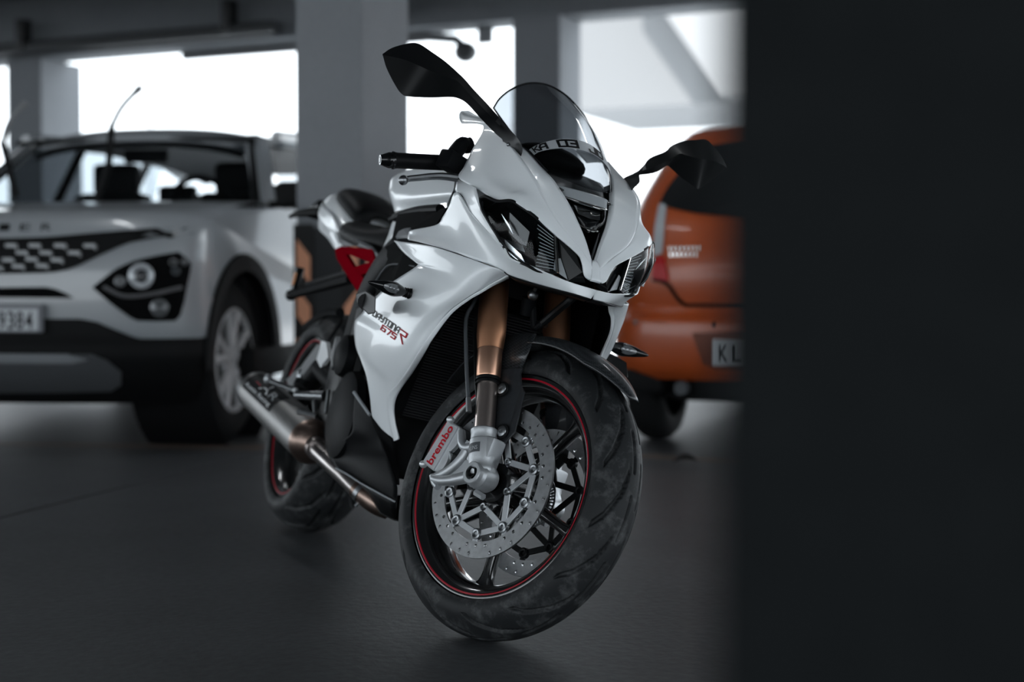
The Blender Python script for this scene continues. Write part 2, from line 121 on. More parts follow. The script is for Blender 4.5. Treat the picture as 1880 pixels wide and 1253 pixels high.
'h_lamp': np.array([[-0.58,0.5567,0.8123],[-0.58,0.533,0.8259],[-0.58,0.5069,0.8302],[-0.58,0.4949,0.7845],[-0.58,0.4828,0.7229],[-0.58,0.5184,0.7298],[-0.58,0.5612,0.7368]]),
'h_lamp2': np.array([[-0.56,0.5636,1.0559],[-0.56,0.5255,1.0551],[-0.56,0.5156,0.9451],[-0.56,0.5151,0.8399],[-0.56,0.5389,0.8355],[-0.56,0.5603,0.8219]]),
'h_seam': np.array([[-0.6,0.5576,0.732],[-0.6,0.5125,0.7228],[-0.6,0.4794,0.7023],[-0.6,0.4604,0.6773],[-0.6,0.4439,0.6523],[-0.6,0.4227,0.6319],[-0.6,0.3946,0.6185],[-0.6,0.3295,0.612],[-0.6,0.1238,0.6107]]),
'h_badge': np.array([[-0.6,0.4871,0.8728],[-0.6,0.3308,0.8711],[-0.6,0.3306,0.8238],[-0.6,0.4869,0.8251]]),
'h_rec': np.array([[-0.64,0.3577,0.5111],[-0.64,0.1141,0.5182],[-0.64,-0.1071,0.5271],[-0.64,-0.1082,0.3652],[-0.64,0.1132,0.3563],[-0.64,0.304,0.3614]]),
'h_plate': np.array([[-0.65,0.2609,0.4856],[-0.65,0.2649,0.3783],[-0.65,0.2152,0.4528],[-0.65,0.2149,0.3926],[-0.65,0.1564,0.4536]]),
'h_win': np.array([[-0.45,0.5796,1.0623],[-0.45,0.5263,1.0472],[-0.45,0.4662,1.0274],[-0.45,0.3708,1.0048],[-0.45,0.1951,0.9901],[-0.45,0.1969,1.3042],[-0.45,0.3487,1.3098],[-0.45,0.4245,1.3217],[-0.45,0.491,1.2271],[-0.45,0.5436,1.1405]]),
'h_key': np.array([[-0.6,0.2601,0.5449],[-0.6,0.6238,0.5509],[-0.6,0.6591,0.3247],[-0.6,0.6599,0.5828],[-0.6,0.3979,1.3472],[-0.6,0.1621,1.3777],[-0.6,0.554,1.0694],[-0.6,0.5058,0.8298]]),
'h_wheel': np.array([[0.0074,0.6799,0.0],[0.0434,0.6,0.2166]]),
}
# ------------------------------------------------------------------ materials
MATS = {}
def mat(name, col, rough=0.5, metal=0.0, coat=0.0, coat_rough=0.03, noise=0.0, nscale=20, bump=0.0, bscale=200, spec=0.5, emit=None, aniso=0):
    if name in MATS: return MATS[name]
    m = bpy.data.materials.new(name); m.use_nodes = True; n = m.node_tree; b = n.nodes['Principled BSDF']
    b.inputs['Base Color'].default_value = (*col, 1); b.inputs['Roughness'].default_value = rough
    b.inputs['Metallic'].default_value = metal; b.inputs['Coat Weight'].default_value = coat
    b.inputs['Coat Roughness'].default_value = coat_rough; b.inputs['Specular IOR Level'].default_value = spec
    if noise or bump:
        tc = n.nodes.new('ShaderNodeTexCoord')
    if noise:
        t = n.nodes.new('ShaderNodeTexNoise'); t.inputs['Scale'].default_value = nscale; t.inputs['Detail'].default_value = 6
        n.links.new(tc.outputs['Object'], t.inputs['Vector'])
        r = n.nodes.new('ShaderNodeMapRange'); r.inputs['From Min'].default_value = .3; r.inputs['From Max'].default_value = .7
        r.inputs['To Min'].default_value = 1-noise; r.inputs['To Max'].default_value = 1+noise
        n.links.new(t.outputs['Fac'], r.inputs['Value'])
        mx = n.nodes.new('ShaderNodeVectorMath'); mx.operation = 'SCALE'; mx.inputs[0].default_value = col
        n.links.new(r.outputs[0], mx.inputs['Scale']); n.links.new(mx.outputs[0], b.inputs['Base Color'])
        r2 = n.nodes.new('ShaderNodeMapRange'); r2.inputs['To Min'].default_value = max(.02, rough-noise*.25); r2.inputs['To Max'].default_value = min(1, rough+noise*.25)
        n.links.new(t.outputs['Fac'], r2.inputs['Value']); n.links.new(r2.outputs[0], b.inputs['Roughness'])
    if bump:
        t2 = n.nodes.new('ShaderNodeTexNoise'); t2.inputs['Scale'].default_value = bscale; t2.inputs['Detail'].default_value = 4
        n.links.new(tc.outputs['Object'], t2.inputs['Vector'])
        bp = n.nodes.new('ShaderNodeBump'); bp.inputs['Strength'].default_value = bump; bp.inputs['Distance'].default_value = .002
        n.links.new(t2.outputs['Fac'], bp.inputs['Height']); n.links.new(bp.outputs[0], b.inputs['Normal'])
    if emit:
        b.inputs['Emission Color'].default_value = (*emit[0], 1); b.inputs['Emission Strength'].default_value = emit[1]
    MATS[name] = m; return m
def glass_mat(name, tint, gloss=1.0, rough=0.0, f0=.035):
    if name in MATS: return MATS[name]
    m = bpy.data.materials.new(name); m.use_nodes = True; n = m.node_tree; n.nodes.remove(n.nodes['Principled BSDF'])
    o = n.nodes['Material Output']; t = n.nodes.new('ShaderNodeBsdfTransparent'); t.inputs[0].default_value = (*tint, 1)
    g = n.nodes.new('ShaderNodeBsdfGlossy'); g.inputs['Roughness'].default_value = rough; g.inputs[0].default_value = (gloss, gloss, gloss, 1)
    lw = n.nodes.new('ShaderNodeLayerWeight'); lw.inputs['Blend'].default_value = .5
    pw = n.nodes.new('ShaderNodeMath'); pw.operation = 'POWER'; pw.inputs[1].default_value = 5.0; n.links.new(lw.outputs['Facing'], pw.inputs[0])
    f = n.nodes.new('ShaderNodeMapRange'); f.inputs['To Min'].default_value = f0; f.inputs['To Max'].default_value = .9; n.links.new(pw.outputs[0], f.inputs['Value'])
    mx = n.nodes.new('ShaderNodeMixShader'); n.links.new(f.outputs[0], mx.inputs[0]); n.links.new(t.outputs[0], mx.inputs[1]); n.links.new(g.outputs[0], mx.inputs[2])
    n.links.new(mx.outputs[0], o.inputs['Surface']); MATS[name] = m; return m
def carbon_mat():
    m = mat('carbon_fibre', (.008, .009, .01), .35, 0, .35, .08, spec=.2); n = m.node_tree; b = n.nodes['Principled BSDF']
    tc = n.nodes.new('ShaderNodeTexCoord'); ck = n.nodes.new('ShaderNodeTexChecker'); ck.inputs['Scale'].default_value = 330
    mp = n.nodes.new('ShaderNodeMapping'); mp.inputs['Rotation'].default_value = (.3, .02, .4)
    n.links.new(tc.outputs['Object'], mp.inputs[0]); n.links.new(mp.outputs[0], ck.inputs['Vector'])
    ck.inputs[1].default_value = (.006, .007, .008, 1); ck.inputs[2].default_value = (.032, .035, .038, 1)
    n.links.new(ck.outputs[0], b.inputs['Base Color']); return m
WHITE = mat('white_paint', (.74, .77, .79), .36, 0, .5, .05)
BLK = mat('black_plastic', (.005, .0055, .006), .42, spec=.16)
CARBP = mat('carbon_plate', (.020, .022, .025), .4, 0, .4, .08, noise=.25, nscale=120, spec=.3)
BLKM = mat('black_matte_plastic', (.0045, .005, .0057), .5, noise=.15, nscale=40, spec=.06)
BLKG = mat('black_gloss', (.004, .0045, .005), .18, 0, .3, .05, spec=.35)
PITCHB = mat('dark_recess', (.002, .0022, .0025), .9, spec=.08)
GREYP = mat('grey_plastic', (.065, .071, .078), .45, spec=.3)
GREYL = mat('light_grey_plastic', (.30, .32, .335), .35)
CARBON = carbon_mat()
GOLD = mat('copper_gold_anodised', (.52, .26, .15), .42, 1.0, noise=.06, nscale=15)
GOLD2 = mat('copper_gold_collar', (.56, .32, .22), .34, 1.0)
REFL = mat('reflector_chrome', (.86, .88, .90), .32, 1.0)
CHROME = mat('chrome', (.62, .60, .58), .08, 1.0)
NICKEL = mat('fork_tube_chrome', (.56, .47, .43), .28, 1.0)
STEEL = mat('brushed_steel', (.27, .28, .29), .36, 1.0, noise=.12, nscale=60)
DISCM = mat('brake_rotor_steel', (.52, .53, .54), .32, 1.0, noise=.10, nscale=90)
CARRM = mat('disc_carrier_alloy', (.46, .475, .49), .42, .85, noise=.06)
CAST = mat('cast_alloy', (.44, .455, .47), .45, .75, noise=.08, nscale=30, bump=.15, bscale=300)
CALM = mat('caliper_silver', (.60, .62, .64), .35, .6, noise=.05, nscale=40)
TITAN = mat('titanium_can', (.27, .266, .262), .48, 1.0, noise=.08, nscale=12)
PIPEM = mat('exhaust_pipe_heat', (.36, .33, .32), .3, 1.0, noise=.25, nscale=9)
BRONZE = mat('exhaust_pipe_bronze', (.26, .19, .16), .35, 1.0, noise=.3, nscale=14)
RED = mat('red_paint', (.20, .002, .008), .5, 0, 0, .2, spec=0.0)
REDL = mat('red_lettering', (.42, .004, .012), .6, spec=.1)
STRIPE = mat('red_rim_tape', (.32, .005, .018), .4, spec=.2)
RIMM = mat('black_rim', (.006, .0065, .007), .22, 0, .8, .06)
INK = mat('black_lettering', (.006, .0065, .0075), .5, spec=.15)
BAND = mat('grey_band_vinyl', (.40, .42, .44), .5)
CLEAR = glass_mat('clear_lens', (.95, .97, .98), .9, 0.0, .012)
TINT = glass_mat('tinted_screen', (.27, .285, .30), .9)
CARGL = glass_mat('car_glass', (.55, .58, .60), .35)
LEATHER = mat('seat_vinyl', (.004, .0044, .005), .5, spec=.12, bump=.2, bscale=500)
def rubber_mat():
    m = mat('tyre_rubber', (.008, .009, .010), .62, spec=.3); n = m.node_tree; b = n.nodes['Principled BSDF']
    tc = n.nodes.new('ShaderNodeTexCoord'); t = n.nodes.new('ShaderNodeTexNoise'); t.inputs['Scale'].default_value = 26; t.inputs['Detail'].default_value = 9; t.inputs['Roughness'].default_value = .7
    n.links.new(tc.outputs['Object'], t.inputs['Vector'])
    r = n.nodes.new('ShaderNodeValToRGB'); e = r.color_ramp.elements
    e[0].position = .5; e[0].color = (.010, .0112, .0125, 1); e[1].position = .74; e[1].color = (.075, .078, .080, 1)
    n.links.new(t.outputs['Fac'], r.inputs[0]); n.links.new(r.outputs[0], b.inputs['Base Color']); return m
RUBBER = rubber_mat()
# ------------------------------------------------------------------ mesh helpers
def cr(P, n, axis=0):
    """Catmull-Rom resample along axis with n samples (index parameter)"""
    P = np.moveaxis(np.asarray(P, float), axis, 0); k = len(P)
    if k == 2:
        t = np.linspace(0, 1, n).reshape((-1,)+(1,)*(P.ndim-1)); return np.moveaxis(P[0]*(1-t)+P[1]*t, 0, axis)
    Q = np.concatenate([[2*P[0]-P[1]], P, [2*P[-1]-P[-2]]]); t = np.linspace(0, k-1, n); i = np.minimum(t.astype(int), k-2); f = (t-i).reshape((-1,)+(1,)*(P.ndim-1))
    a, b, c, d = Q[i], Q[i+1], Q[i+2], Q[i+3]
    o = .5*((2*b)+(-a+c)*f+(2*a-5*b+4*c-d)*f**2+(-a+3*b-3*c+d)*f**3)
    return np.moveaxis(o, 0, axis)
class MB:
    def __init__(s): s.v = []; s.f = []; s.n = 0
    def add(s, v, f):
        v = np.asarray(v, float).reshape(-1, 3); s.v.append(v); s.f += [tuple(int(i)+s.n for i in q) for q in f]; s.n += len(v); return s
    def grid(s, g, cu=False, cv=False, flip=False):
        g = np.asarray(g); a, b = g.shape[:2]; f = []
        for i in range(a if cu else a-1):
            for j in range(b if cv else b-1):
                q = (i*b+j, ((i+1) % a)*b+j, ((i+1) % a)*b+(j+1) % b, i*b+(j+1) % b); f.append(q[::-1] if flip else q)
        return s.add(g.reshape(-1, 3), f)
    def box(s, c, h, R=None, bev=0.0):
        h = np.asarray(h, float); R = np.eye(3) if R is None else np.asarray(R)
        if bev <= 0:
            v = np.array([[x, y, z] for x in (-1, 1) for y in (-1, 1) for z in (-1, 1)])*h
            return s.add(v@R.T+c, [(0, 1, 3, 2), (4, 6, 7, 5), (0, 4, 5, 1), (2, 3, 7, 6), (0, 2, 6, 4), (1, 5, 7, 3)])
        bm = bmesh.new(); bmesh.ops.create_cube(bm, size=2.0)
        for v in bm.verts: v.co = Vector((v.co.x*h[0], v.co.y*h[1], v.co.z*h[2]))
        bmesh.ops.bevel(bm, geom=bm.edges[:], offset=bev, segments=2, affect='EDGES', profile=.6)
        bm.verts.index_update(); v = np.array([q.co[:] for q in bm.verts]); f = [tuple(q.index for q in a.verts) for a in bm.faces]; bm.free()
        return s.add(v@R.T+c, f)
    def tube(s, P, r, n=12, cap=True, closed=False):
        P = np.asarray(P, float); k = len(P); r = np.broadcast_to(np.asarray(r, float), (k,))
        T = np.gradient(P, axis=0) if not closed else np.roll(P, -1, 0)-np.roll(P, 1, 0)
        T /= np.linalg.norm(T, axis=1)[:, None]+1e-12
        u = np.cross(T[0], [0, 0, 1.]) if abs(T[0][2]) < .9 else np.cross(T[0], [1., 0, 0]); u /= np.linalg.norm(u); g = []
        for i in range(k):
            u = u-T[i]*(u@T[i]); u /= np.linalg.norm(u)+1e-12; w = np.cross(T[i], u)
            a = np.arange(n)*2*PI/n; g.append(P[i]+r[i]*(np.cos(a)[:, None]*u+np.sin(a)[:, None]*w))
        m = s.n; s.grid(np.array(g), closed, True)
        if cap and not closed: s.f.append(tuple(range(m+n-1, m-1, -1))); s.f.append(tuple(range(m+(k-1)*n, m+k*n)))
        return s
    def cyl(s, a, b, r0, r1=None, n=20): return s.tube([a, b], [r0, r0 if r1 is None else r1], n)
    def lathe(s, prof, o, ax, n=32, closed=False, cap=False, a0=0, a1=2*PI):
        """prof list of (along axis, radius)"""
        o = np.asarray(o, float); ax = np.asarray(ax, float)/np.linalg.norm(ax)
        u = np.cross(ax, [0, 0, 1.]) if abs(ax[2]) < .9 else np.cross(ax, [1., 0, 0]); u /= np.linalg.norm(u); w = np.cross(ax, u)
        full = abs(a1-a0-2*PI) < 1e-6; t = np.linspace(a0, a1, n, endpoint=not full)
        prof = np.asarray(prof, float); d = np.cos(t)[:, None]*u+np.sin(t)[:, None]*w
        g = o+prof[:, 0][:, None, None]*ax+prof[:, 1][:, None, None]*d[None]; m = s.n
        s.grid(g, closed, full, True)
        if cap: s.f.append(tuple(range(m, m+n))); s.f.append(tuple(range(m+(len(prof)-1)*n, m+len(prof)*n))[::-1])
        return s
    def prism(s, poly, th, bev=0.0):
        """poly: Nx3 near-planar outline; th: 3-vector extrusion"""
        P = np.asarray(poly, float); th = np.asarray(th, float); n = len(P)
        if bev > 0:
            c = P.mean(0); L = np.linalg.norm(P-c, axis=1)[:, None]; In = P+(c-P)/L*bev; tn = th/np.linalg.norm(th)
            rings = [In, P+tn*bev*.7, P+th-tn*bev*.7, In+th]
        else: rings = [P, P+th]
        m = s.n; s.grid(np.array(rings), False, True)
        s.f.append(tuple(range(m+n-1, m-1, -1))); s.f.append(tuple(range(m+(len(rings)-1)*n, m+len(rings)*n))); return s
    def sphere(s, c, r, n=14):
        r = np.broadcast_to(np.asarray(r, float), (3,)); t = np.linspace(.001, PI-.001, n//2+2); a = np.arange(n)*2*PI/n
        g = np.array([[[math.sin(x)*math.cos(y), math.sin(x)*math.sin(y), math.cos(x)] for y in a] for x in t])*r+c; return s.grid(g, False, True)
    def mirror(s):
        for i in range(len(s.v)): s.v[i] = s.v[i]*np.array([1, -1, 1])
        s.f = [q[::-1] for q in s.f]; return s
    def build(s, name, m, parent=None, smooth=True, ang=35, solid=0, bevel=0, sub=0, loc=None):
        me = bpy.data.meshes.new(name); V = np.concatenate(s.v)
        me.from_pydata(V.tolist(), [], s.f); me.update()
        if smooth:
            me.polygons.foreach_set('use_smooth', [True]*len(me.polygons))
            if ang < 180: me.set_sharp_from_angle(angle=math.radians(ang))
        me.materials.append(m); o = bpy.data.objects.new(name, me); C.objects.link(o)
        if parent is not None: o.parent = parent
        if bevel: md = o.modifiers.new('bevel', 'BEVEL'); md.width = bevel; md.segments = 2; md.limit_method = 'ANGLE'
        if solid: md = o.modifiers.new('solid', 'SOLIDIFY'); md.thickness = solid; md.offset = -1
        return o
def surf(g, nu, nv): return cr(cr(g, nu, 0), nv, 1)
def fix_normals(o, out=None):
    bm = bmesh.new(); bm.from_mesh(o.data); bmesh.ops.recalc_face_normals(bm, faces=bm.faces); bm.to_mesh(o.data); bm.free(); return o
def tag(o, label=None, cat=None, group=None, kind=None):
    if label: o['label'] = label
    if cat: o['category'] = cat
    if group: o['group'] = group
    if kind: o['kind'] = kind
    return o
def thing(name, loc, label, cat, group=None, M=None):
    o = bpy.data.objects.new(name, None); C.objects.link(o); o.empty_display_size = .1
    if M is None: o.location = loc
    else: o.matrix_world = M
    return tag(o, label, cat, group)
def part(name, parent, M=None):
    o = bpy.data.objects.new(name, None); C.objects.link(o); o.parent = parent
    if M is not None: o.matrix_local = M
    return o
def bvh_of(objs):
    V = []; F = []; n = 0
    for o in objs:
        V += [v.co.copy() for v in o.data.vertices]; F += [tuple(i+n for i in p.vertices) for p in o.data.polygons]; n = len(V)
    return BVHTree.FromPolygons(V, F)
def text_verts(s, size=1.0, bold=0.0):
    cu = bpy.data.curves.new('lettering', 'FONT'); cu.body = s; cu.size = size; cu.align_x = 'CENTER'; cu.align_y = 'CENTER'; cu.resolution_u = 3; cu.offset = bold
    t = bpy.data.objects.new('lettering', cu); C.objects.link(t); dg = bpy.context.evaluated_depsgraph_get()
    me = bpy.data.meshes.new_from_object(t.evaluated_get(dg)); bpy.data.objects.remove(t)
    v = np.array([q.co[:] for q in me.vertices]); f = [tuple(p.vertices) for p in me.polygons]; bpy.data.meshes.remove(me); return v, f
def flat_text(mb, s, o, ex, ey, height, width=None, off=0.0, bold=0.0):
    """text centred at o with unit-ish axes ex (reading direction) and ey (up)"""
    v, f = text_verts(s, 1.0, bold); v = v-(v.max(0)+v.min(0))/2; sz = v.max(0)-v.min(0)
    k = height/sz[1]; kx = k if width is None else width/sz[0]
    ex = np.asarray(ex)/np.linalg.norm(ex); ey = np.asarray(ey)/np.linalg.norm(ey); nn = np.cross(ex, ey)
    mb.add(np.asarray(o)+v[:, :1]*kx*ex+v[:, 1:2]*k*ey+nn*off, f)
SQ = {'D': [[(0, 0), (.8, 0), (1, .2), (1, .8), (.8, 1), (0, 1), (0, 0)]], 'A': [[(0, 0), (0, .6), (.3, 1), (1, 1), (1, 0)], [(0, .4), (1, .4)]],
 'Y': [[(0, 1), (0, .5), (1, .5)], [(1, 1), (1, 0), (.3, 0)]], 'T': [[(0, 1), (1, 1)], [(.5, 1), (.5, 0)]],
 'O': [[(0, 0), (1, 0), (1, 1), (0, 1), (0, 0)]], 'N': [[(0, 0), (0, 1), (.8, 1), (1, .8), (1, 0)]], 'R': [[(0, 1), (1, 1), (1, .5), (.25, .5), (1, -.35)]],
 '6': [[(1, 1), (0, 1), (0, 0), (1, 0), (1, .5), (0, .5)]], '7': [[(0, 1), (1, 1), (.5, 0)]], '5': [[(1, 1), (0, 1), (0, .55), (1, .55), (1, 0), (0, 0)]],
 'K': [[(0, 0), (0, 1)], [(1, 1), (.25, .5), (1, 0)], [(0, .5), (.25, .5)]], '0': [[(0, 0), (1, 0), (1, 1), (0, 1), (0, 0)]], '3': [[(0, 1), (1, 1), (1, 0), (0, 0)], [(.3, .5), (1, .5)]],
 'J': [[(1, 1), (1, 0), (.1, 0), (0, .25)]], ' ': []}
def sq_text(s, w=.6, gap=.25, st=.14):
    """square stroke lettering in a 1-high box; returns small quads (dense so that they can be wrapped)"""
    V = []; F = []; x = 0
    for ch in s:
        for pl in SQ[ch]:
            for a, b in zip(pl[:-1], pl[1:]):
                a = np.array([x+a[0]*w, a[1]]); b = np.array([x+b[0]*w, b[1]]); d = (b-a)/np.linalg.norm(b-a); nn = np.array([-d[1], d[0]])*st/2
                a2 = a-d*st/2; b2 = b+d*st/2; k = 4; m = len(V)
                for i in range(k+1):
                    q = a2+(b2-a2)*i/k; V += [q+nn, q-nn]
                F += [(m+2*i, m+2*i+1, m+2*i+3, m+2*i+2) for i in range(k)]
        x += w+gap
    return np.array(V), F, x-gap
def emptyM(R, o):
    M = Matrix.Identity(4)
    for i in range(3):
        for j in range(3): M[i][j] = float(R[i][j])
        M[i][3] = float(o[i])
    return M
# ------------------------------------------------------------------ the garage
def rough_mat(name, c0, c1, rough, sc=3.0, sc2=30, bump=.3, spec=.3):
    m = mat(name, c0, rough, spec=spec); n = m.node_tree; b = n.nodes['Principled BSDF']
    tc = n.nodes.new('ShaderNodeTexCoord'); a = n.nodes.new('ShaderNodeTexNoise'); a.inputs['Scale'].default_value = sc; a.inputs['Detail'].default_value = 8; a.inputs['Roughness'].default_value = .65
    d = n.nodes.new('ShaderNodeTexNoise'); d.inputs['Scale'].default_value = sc2; d.inputs['Detail'].default_value = 6
    n.links.new(tc.outputs['Object'], a.inputs['Vector']); n.links.new(tc.outputs['Object'], d.inputs['Vector'])
    mx = n.nodes.new('ShaderNodeMath'); mx.operation = 'ADD'; n.links.new(a.outputs['Fac'], mx.inputs[0]); n.links.new(d.outputs['Fac'], mx.inputs[1])
    r = n.nodes.new('ShaderNodeMapRange'); r.inputs['From Min'].default_value = .7; r.inputs['From Max'].default_value = 1.3; n.links.new(mx.outputs[0], r.inputs['Value'])
    k = n.nodes.new('ShaderNodeMix'); k.data_type = 'RGBA'; n.links.new(r.outputs[0], k.inputs['Factor'])
    k.inputs['A'].default_value = (*c0, 1); k.inputs['B'].default_value = (*c1, 1); n.links.new(k.outputs['Result'], b.inputs['Base Color'])
    bp = n.nodes.new('ShaderNodeBump'); bp.inputs['Strength'].default_value = bump; bp.inputs['Distance'].default_value = .004
    n.links.new(d.outputs['Fac'], bp.inputs['Height']); n.links.new(bp.outputs[0], b.inputs['Normal']); return m
FLOORM = rough_mat('floor_concrete', (.022, .0238, .0265), (.050, .0535, .058), .55, 2.2, 45, .35)
WALLM = rough_mat('painted_concrete', (.15, .16, .172), (.18, .19, .203), .75, 1.5, 60, .15)
CEILM = rough_mat('ceiling_concrete', (.13, .14, .15), (.17, .18, .19), .85, 1.5, 40, .2)
PALEM = rough_mat('pale_plaster', (.62, .64, .66), (.70, .72, .74), .8, 1, 20, .1)
TH = math.radians(24.0)
AX = math.cos(TH)*R2-math.sin(TH)*F2          # garage long axis: to the right and a little nearer
BX = math.sin(TH)*R2+math.cos(TH)*F2          # garage cross axis: away from the camera
UP = np.array([0, 0, 1.0]); RG = np.stack([AX, BX, UP], 1)
def struct(o, label=None): o['kind'] = 'structure'; return o
# floor: two slabs that meet at a sawn joint
J0, J1 = G['J0'], G['J1']
jd = (J1-J0)/np.linalg.norm(J1-J0); jn = np.array([-jd[1], jd[0], 0.0])
fl = MB()
a, b = J0-jd*60, J0+jd*60
for sgn in (1, -1):
    p = [a+jn*.009*sgn, b+jn*.009*sgn, b+jn*60*sgn, a+jn*60*sgn]
    fl.prism(p if sgn > 0 else p[::-1], [0, 0, -.3])
floor = struct(fix_normals(fl.build('floor', FLOORM, smooth=False)))
jt = MB(); jt.prism([a-jn*.012-UP*.02, b-jn*.012-UP*.02, b+jn*.012-UP*.02, a+jn*.012-UP*.02], [0, 0, .014]); struct(fix_normals(jt.build('trim_8', mat('joint_filler', (.006, .0065, .007), .9, spec=.1), smooth=False)))
HC = 2.95
def gbox(name, l, d, z, hx, hy, hz, m, bev=0.0, parent=None, smooth=False):
    return MB().box(W(l, d, z), (hx, hy, hz), RG, bev).build(name, m, parent, smooth=smooth)
CZ = 3.1
def corner_box(name, l, d, wa, wb, z0, z1, m, bev=.012, parent=None):
    """box whose near right vertical edge stands at (l, d)"""
    c = W(l, d)-AX*wa/2+BX*wb/2+UP*(z0+z1)/2
    return MB().box(c, (wa/2, wb/2, (z1-z0)/2), RG, bev).build(name, m, parent, smooth=False)
def ab(a, b, z=0.0): return W(0, 0)+AX*a+BX*b+UP*z     # a along the garage, b across it
ceil = MB().box(ab(-4.5, 1.2, CZ+.15), (11.5, 8.8, .15), RG).build('ceiling', CEILM, smooth=False); struct(ceil)
# edge beam on the far pillar row, and the cross beams that meet it
MB().box(ab(-1.0, 9.85, 2.85), (11.0, .16, .25), RG, .01).build('trim_1', CEILM, smooth=False)['kind'] = 'structure'
MB().box(ab(-1.0, 6.3, 2.86), (11.0, .16, .24), RG, .01).build('trim_2', CEILM, smooth=False)['kind'] = 'structure'
for i, a_ in enumerate((-5.35, -.2)):
    MB().box(ab(a_, 8.08, 2.88), (.14, 1.6, .215), RG, .01).build('trim_%d' % (3+i), CEILM, smooth=False)['kind'] = 'structure'
p1 = corner_box('pillar', -.702, 7.0, .36, .47, 0, CZ-.005, WALLM); struct(p1); p1['label'] = 'grey concrete pillar right behind the motorcycle'
p2 = corner_box('pillar', .33, 10.35, .36, .40, 0, 2.595, WALLM); struct(p2)
p3 = corner_box('pillar', -3.86, 12.3, .36, .50, 0, 2.595, WALLM); struct(p3)
p4 = corner_box('pillar', .346, .355, .31, .36, 0, CZ-.005, rough_mat('dark_concrete', (.008, .0092, .0099), (.0115, .0130, .0138), .85, 1.5, 60, .15, .05)); struct(p4)  # nearest pillar, much darker than the others
# paved yards outside, pale concrete; the one behind the camera added for bounce fill
for i_, (b0, b1) in enumerate(((10.15, 40), (-40, -8.0))):
    y_ = MB().box(ab(0, (b0+b1)/2, .004), (45, (b1-b0)/2, .006), RG).build('yard', PALEM, smooth=False); struct(y_)
# low parapet of the next building, far across the yard
bo = bpy.data.objects.new('neighbour_building', None); C.objects.link(bo); bo.location = ab(-2, 26); bo['kind'] = 'structure'
# ------------------------------------------------------------------ motorcycle
LEAN, STEER, RAKE = 0.2453703, 0.4255867, math.radians(23.0)
WB, TRAIL, RF, RR = 1.385, .09, .300, .315
def Rx(a): return np.array([[1, 0, 0], [0, math.cos(a), -math.sin(a)], [0, math.sin(a), math.cos(a)]])
TP = .0061; RYP = np.array([[math.cos(TP), 0, math.sin(TP)], [0, 1, 0], [-math.sin(TP), 0, math.cos(TP)]])   # nose dips while the front is steered
RL = Rx(-LEAN); piv = np.array([0, 0, .07])
BIKE = thing('motorcycle', None, 'white sport motorcycle leaning on its stand with copper coloured forks and red rim stripes', 'motorcycle', M=emptyM(RYP@RL, RYP@(piv-RL@piv)))
kx = np.array([-math.sin(RAKE), 0, math.cos(RAKE)]); AXP = np.array([WB+TRAIL, 0, 0])
Kx = np.array([[0, -kx[2], kx[1]], [kx[2], 0, -kx[0]], [-kx[1], kx[0], 0]])
RS = np.eye(3)+math.sin(STEER)*Kx+(1-math.cos(STEER))*Kx@Kx
SM = emptyM(RS, AXP-RS@AXP)          # everything that turns with the handlebar
# ---- wheels
def tyre_mesh(cx, R, w, nth, groove, gd):
    prof = [(0, 0), (.17, .0035), (.34, .0135), (.52, .0295), (.70, .049), (.83, .0665), (.92, .083), (.97, .098), (1.0, .115), (1.0, .13), (.97, .145), (.92, .158)]
    if w > .15: prof = [(0, 0), (.17, .003), (.34, .0115), (.52, .026), (.70, .046), (.83, .0645), (.92, .08), (.97, .094), (1.0, .11), (1.0, .128), (.97, .145), (.92, .158)]
    sc = (R-.230)/.158*.0 + (R-.232)/.158
    P = cr(np.array(prof), 54); y = np.concatenate([-P[::-1, 0], P[1:, 0]])*w/2; r = R-np.concatenate([P[::-1, 1], P[1:, 1]])*sc
    t = np.linspace(0, 2*PI, nth, endpoint=False)
    s = np.concatenate([-np.linspace(0, 1, 54)[::-1], np.linspace(0, 1, 54)[1:]])
    Tg, Sg = np.meshgrid(t, s, indexing='ij'); dep = groove(Tg, Sg)*gd
    dy = np.gradient(y); dr = np.gradient(r); ln = np.hypot(dy, dr); ny = -dr/ln; nr = dy/ln   # outward normal
    rr = r[None]-dep*nr[None]; yy = y[None]-dep*ny[None]
    g = np.stack([cx+rr*np.cos(Tg), yy, R+rr*np.sin(Tg)], 2)
    return MB().grid(g, True, False)
def sstep(x, a, b): q = np.clip((x-a)/(b-a), 0, 1); return q*q*(3-2*q)
def groove_pattern(N, ph, dirn, rad):
    """curved sweeping grooves: s = 0 crown .. 1 bead (tread covers |s| < .62)"""
    def f(T, S):
        a = np.abs(S); d = np.zeros_like(T)
        for side in (0, 1):
            m = (S < 0) if side == 0 else (S >= 0)
            sh = 0 if side == 0 else .5
            # long groove: nearly along the crown for small a, swinging round to across at the shoulder
            c = dirn*(1.45*(np.clip(a-.14, 0, 1)/.42)**.50-.15*np.clip(a-.40, 0, 1)/.2)
            ph_ = ((T*N/(2*PI)+sh+ph-c) % 1.0)-.5
            wid = .0056+.0034*sstep(a, .15, .4)
            slope = np.where(a < .25, 3.2, np.where(a < .4, 1.6, .9))
            x = np.abs(ph_)*2*PI*rad/N/np.sqrt(1+slope**2)*1.25
            g = (1-sstep(x, wid*.62, wid*.95))*sstep(a, .15, .2)*(1-sstep(a, .56, .60))
            # short slits near the crown
            ph2 = ((T*N/(2*PI)+sh+ph+.1) % 1.0)-.5
            g2 = (1-sstep(np.abs(a-.085)*.13, .0012, .0022))*(1-sstep(np.abs(ph2), .30, .36))
            d = np.where(m, np.maximum(g, g2), d)
        return d
    return f
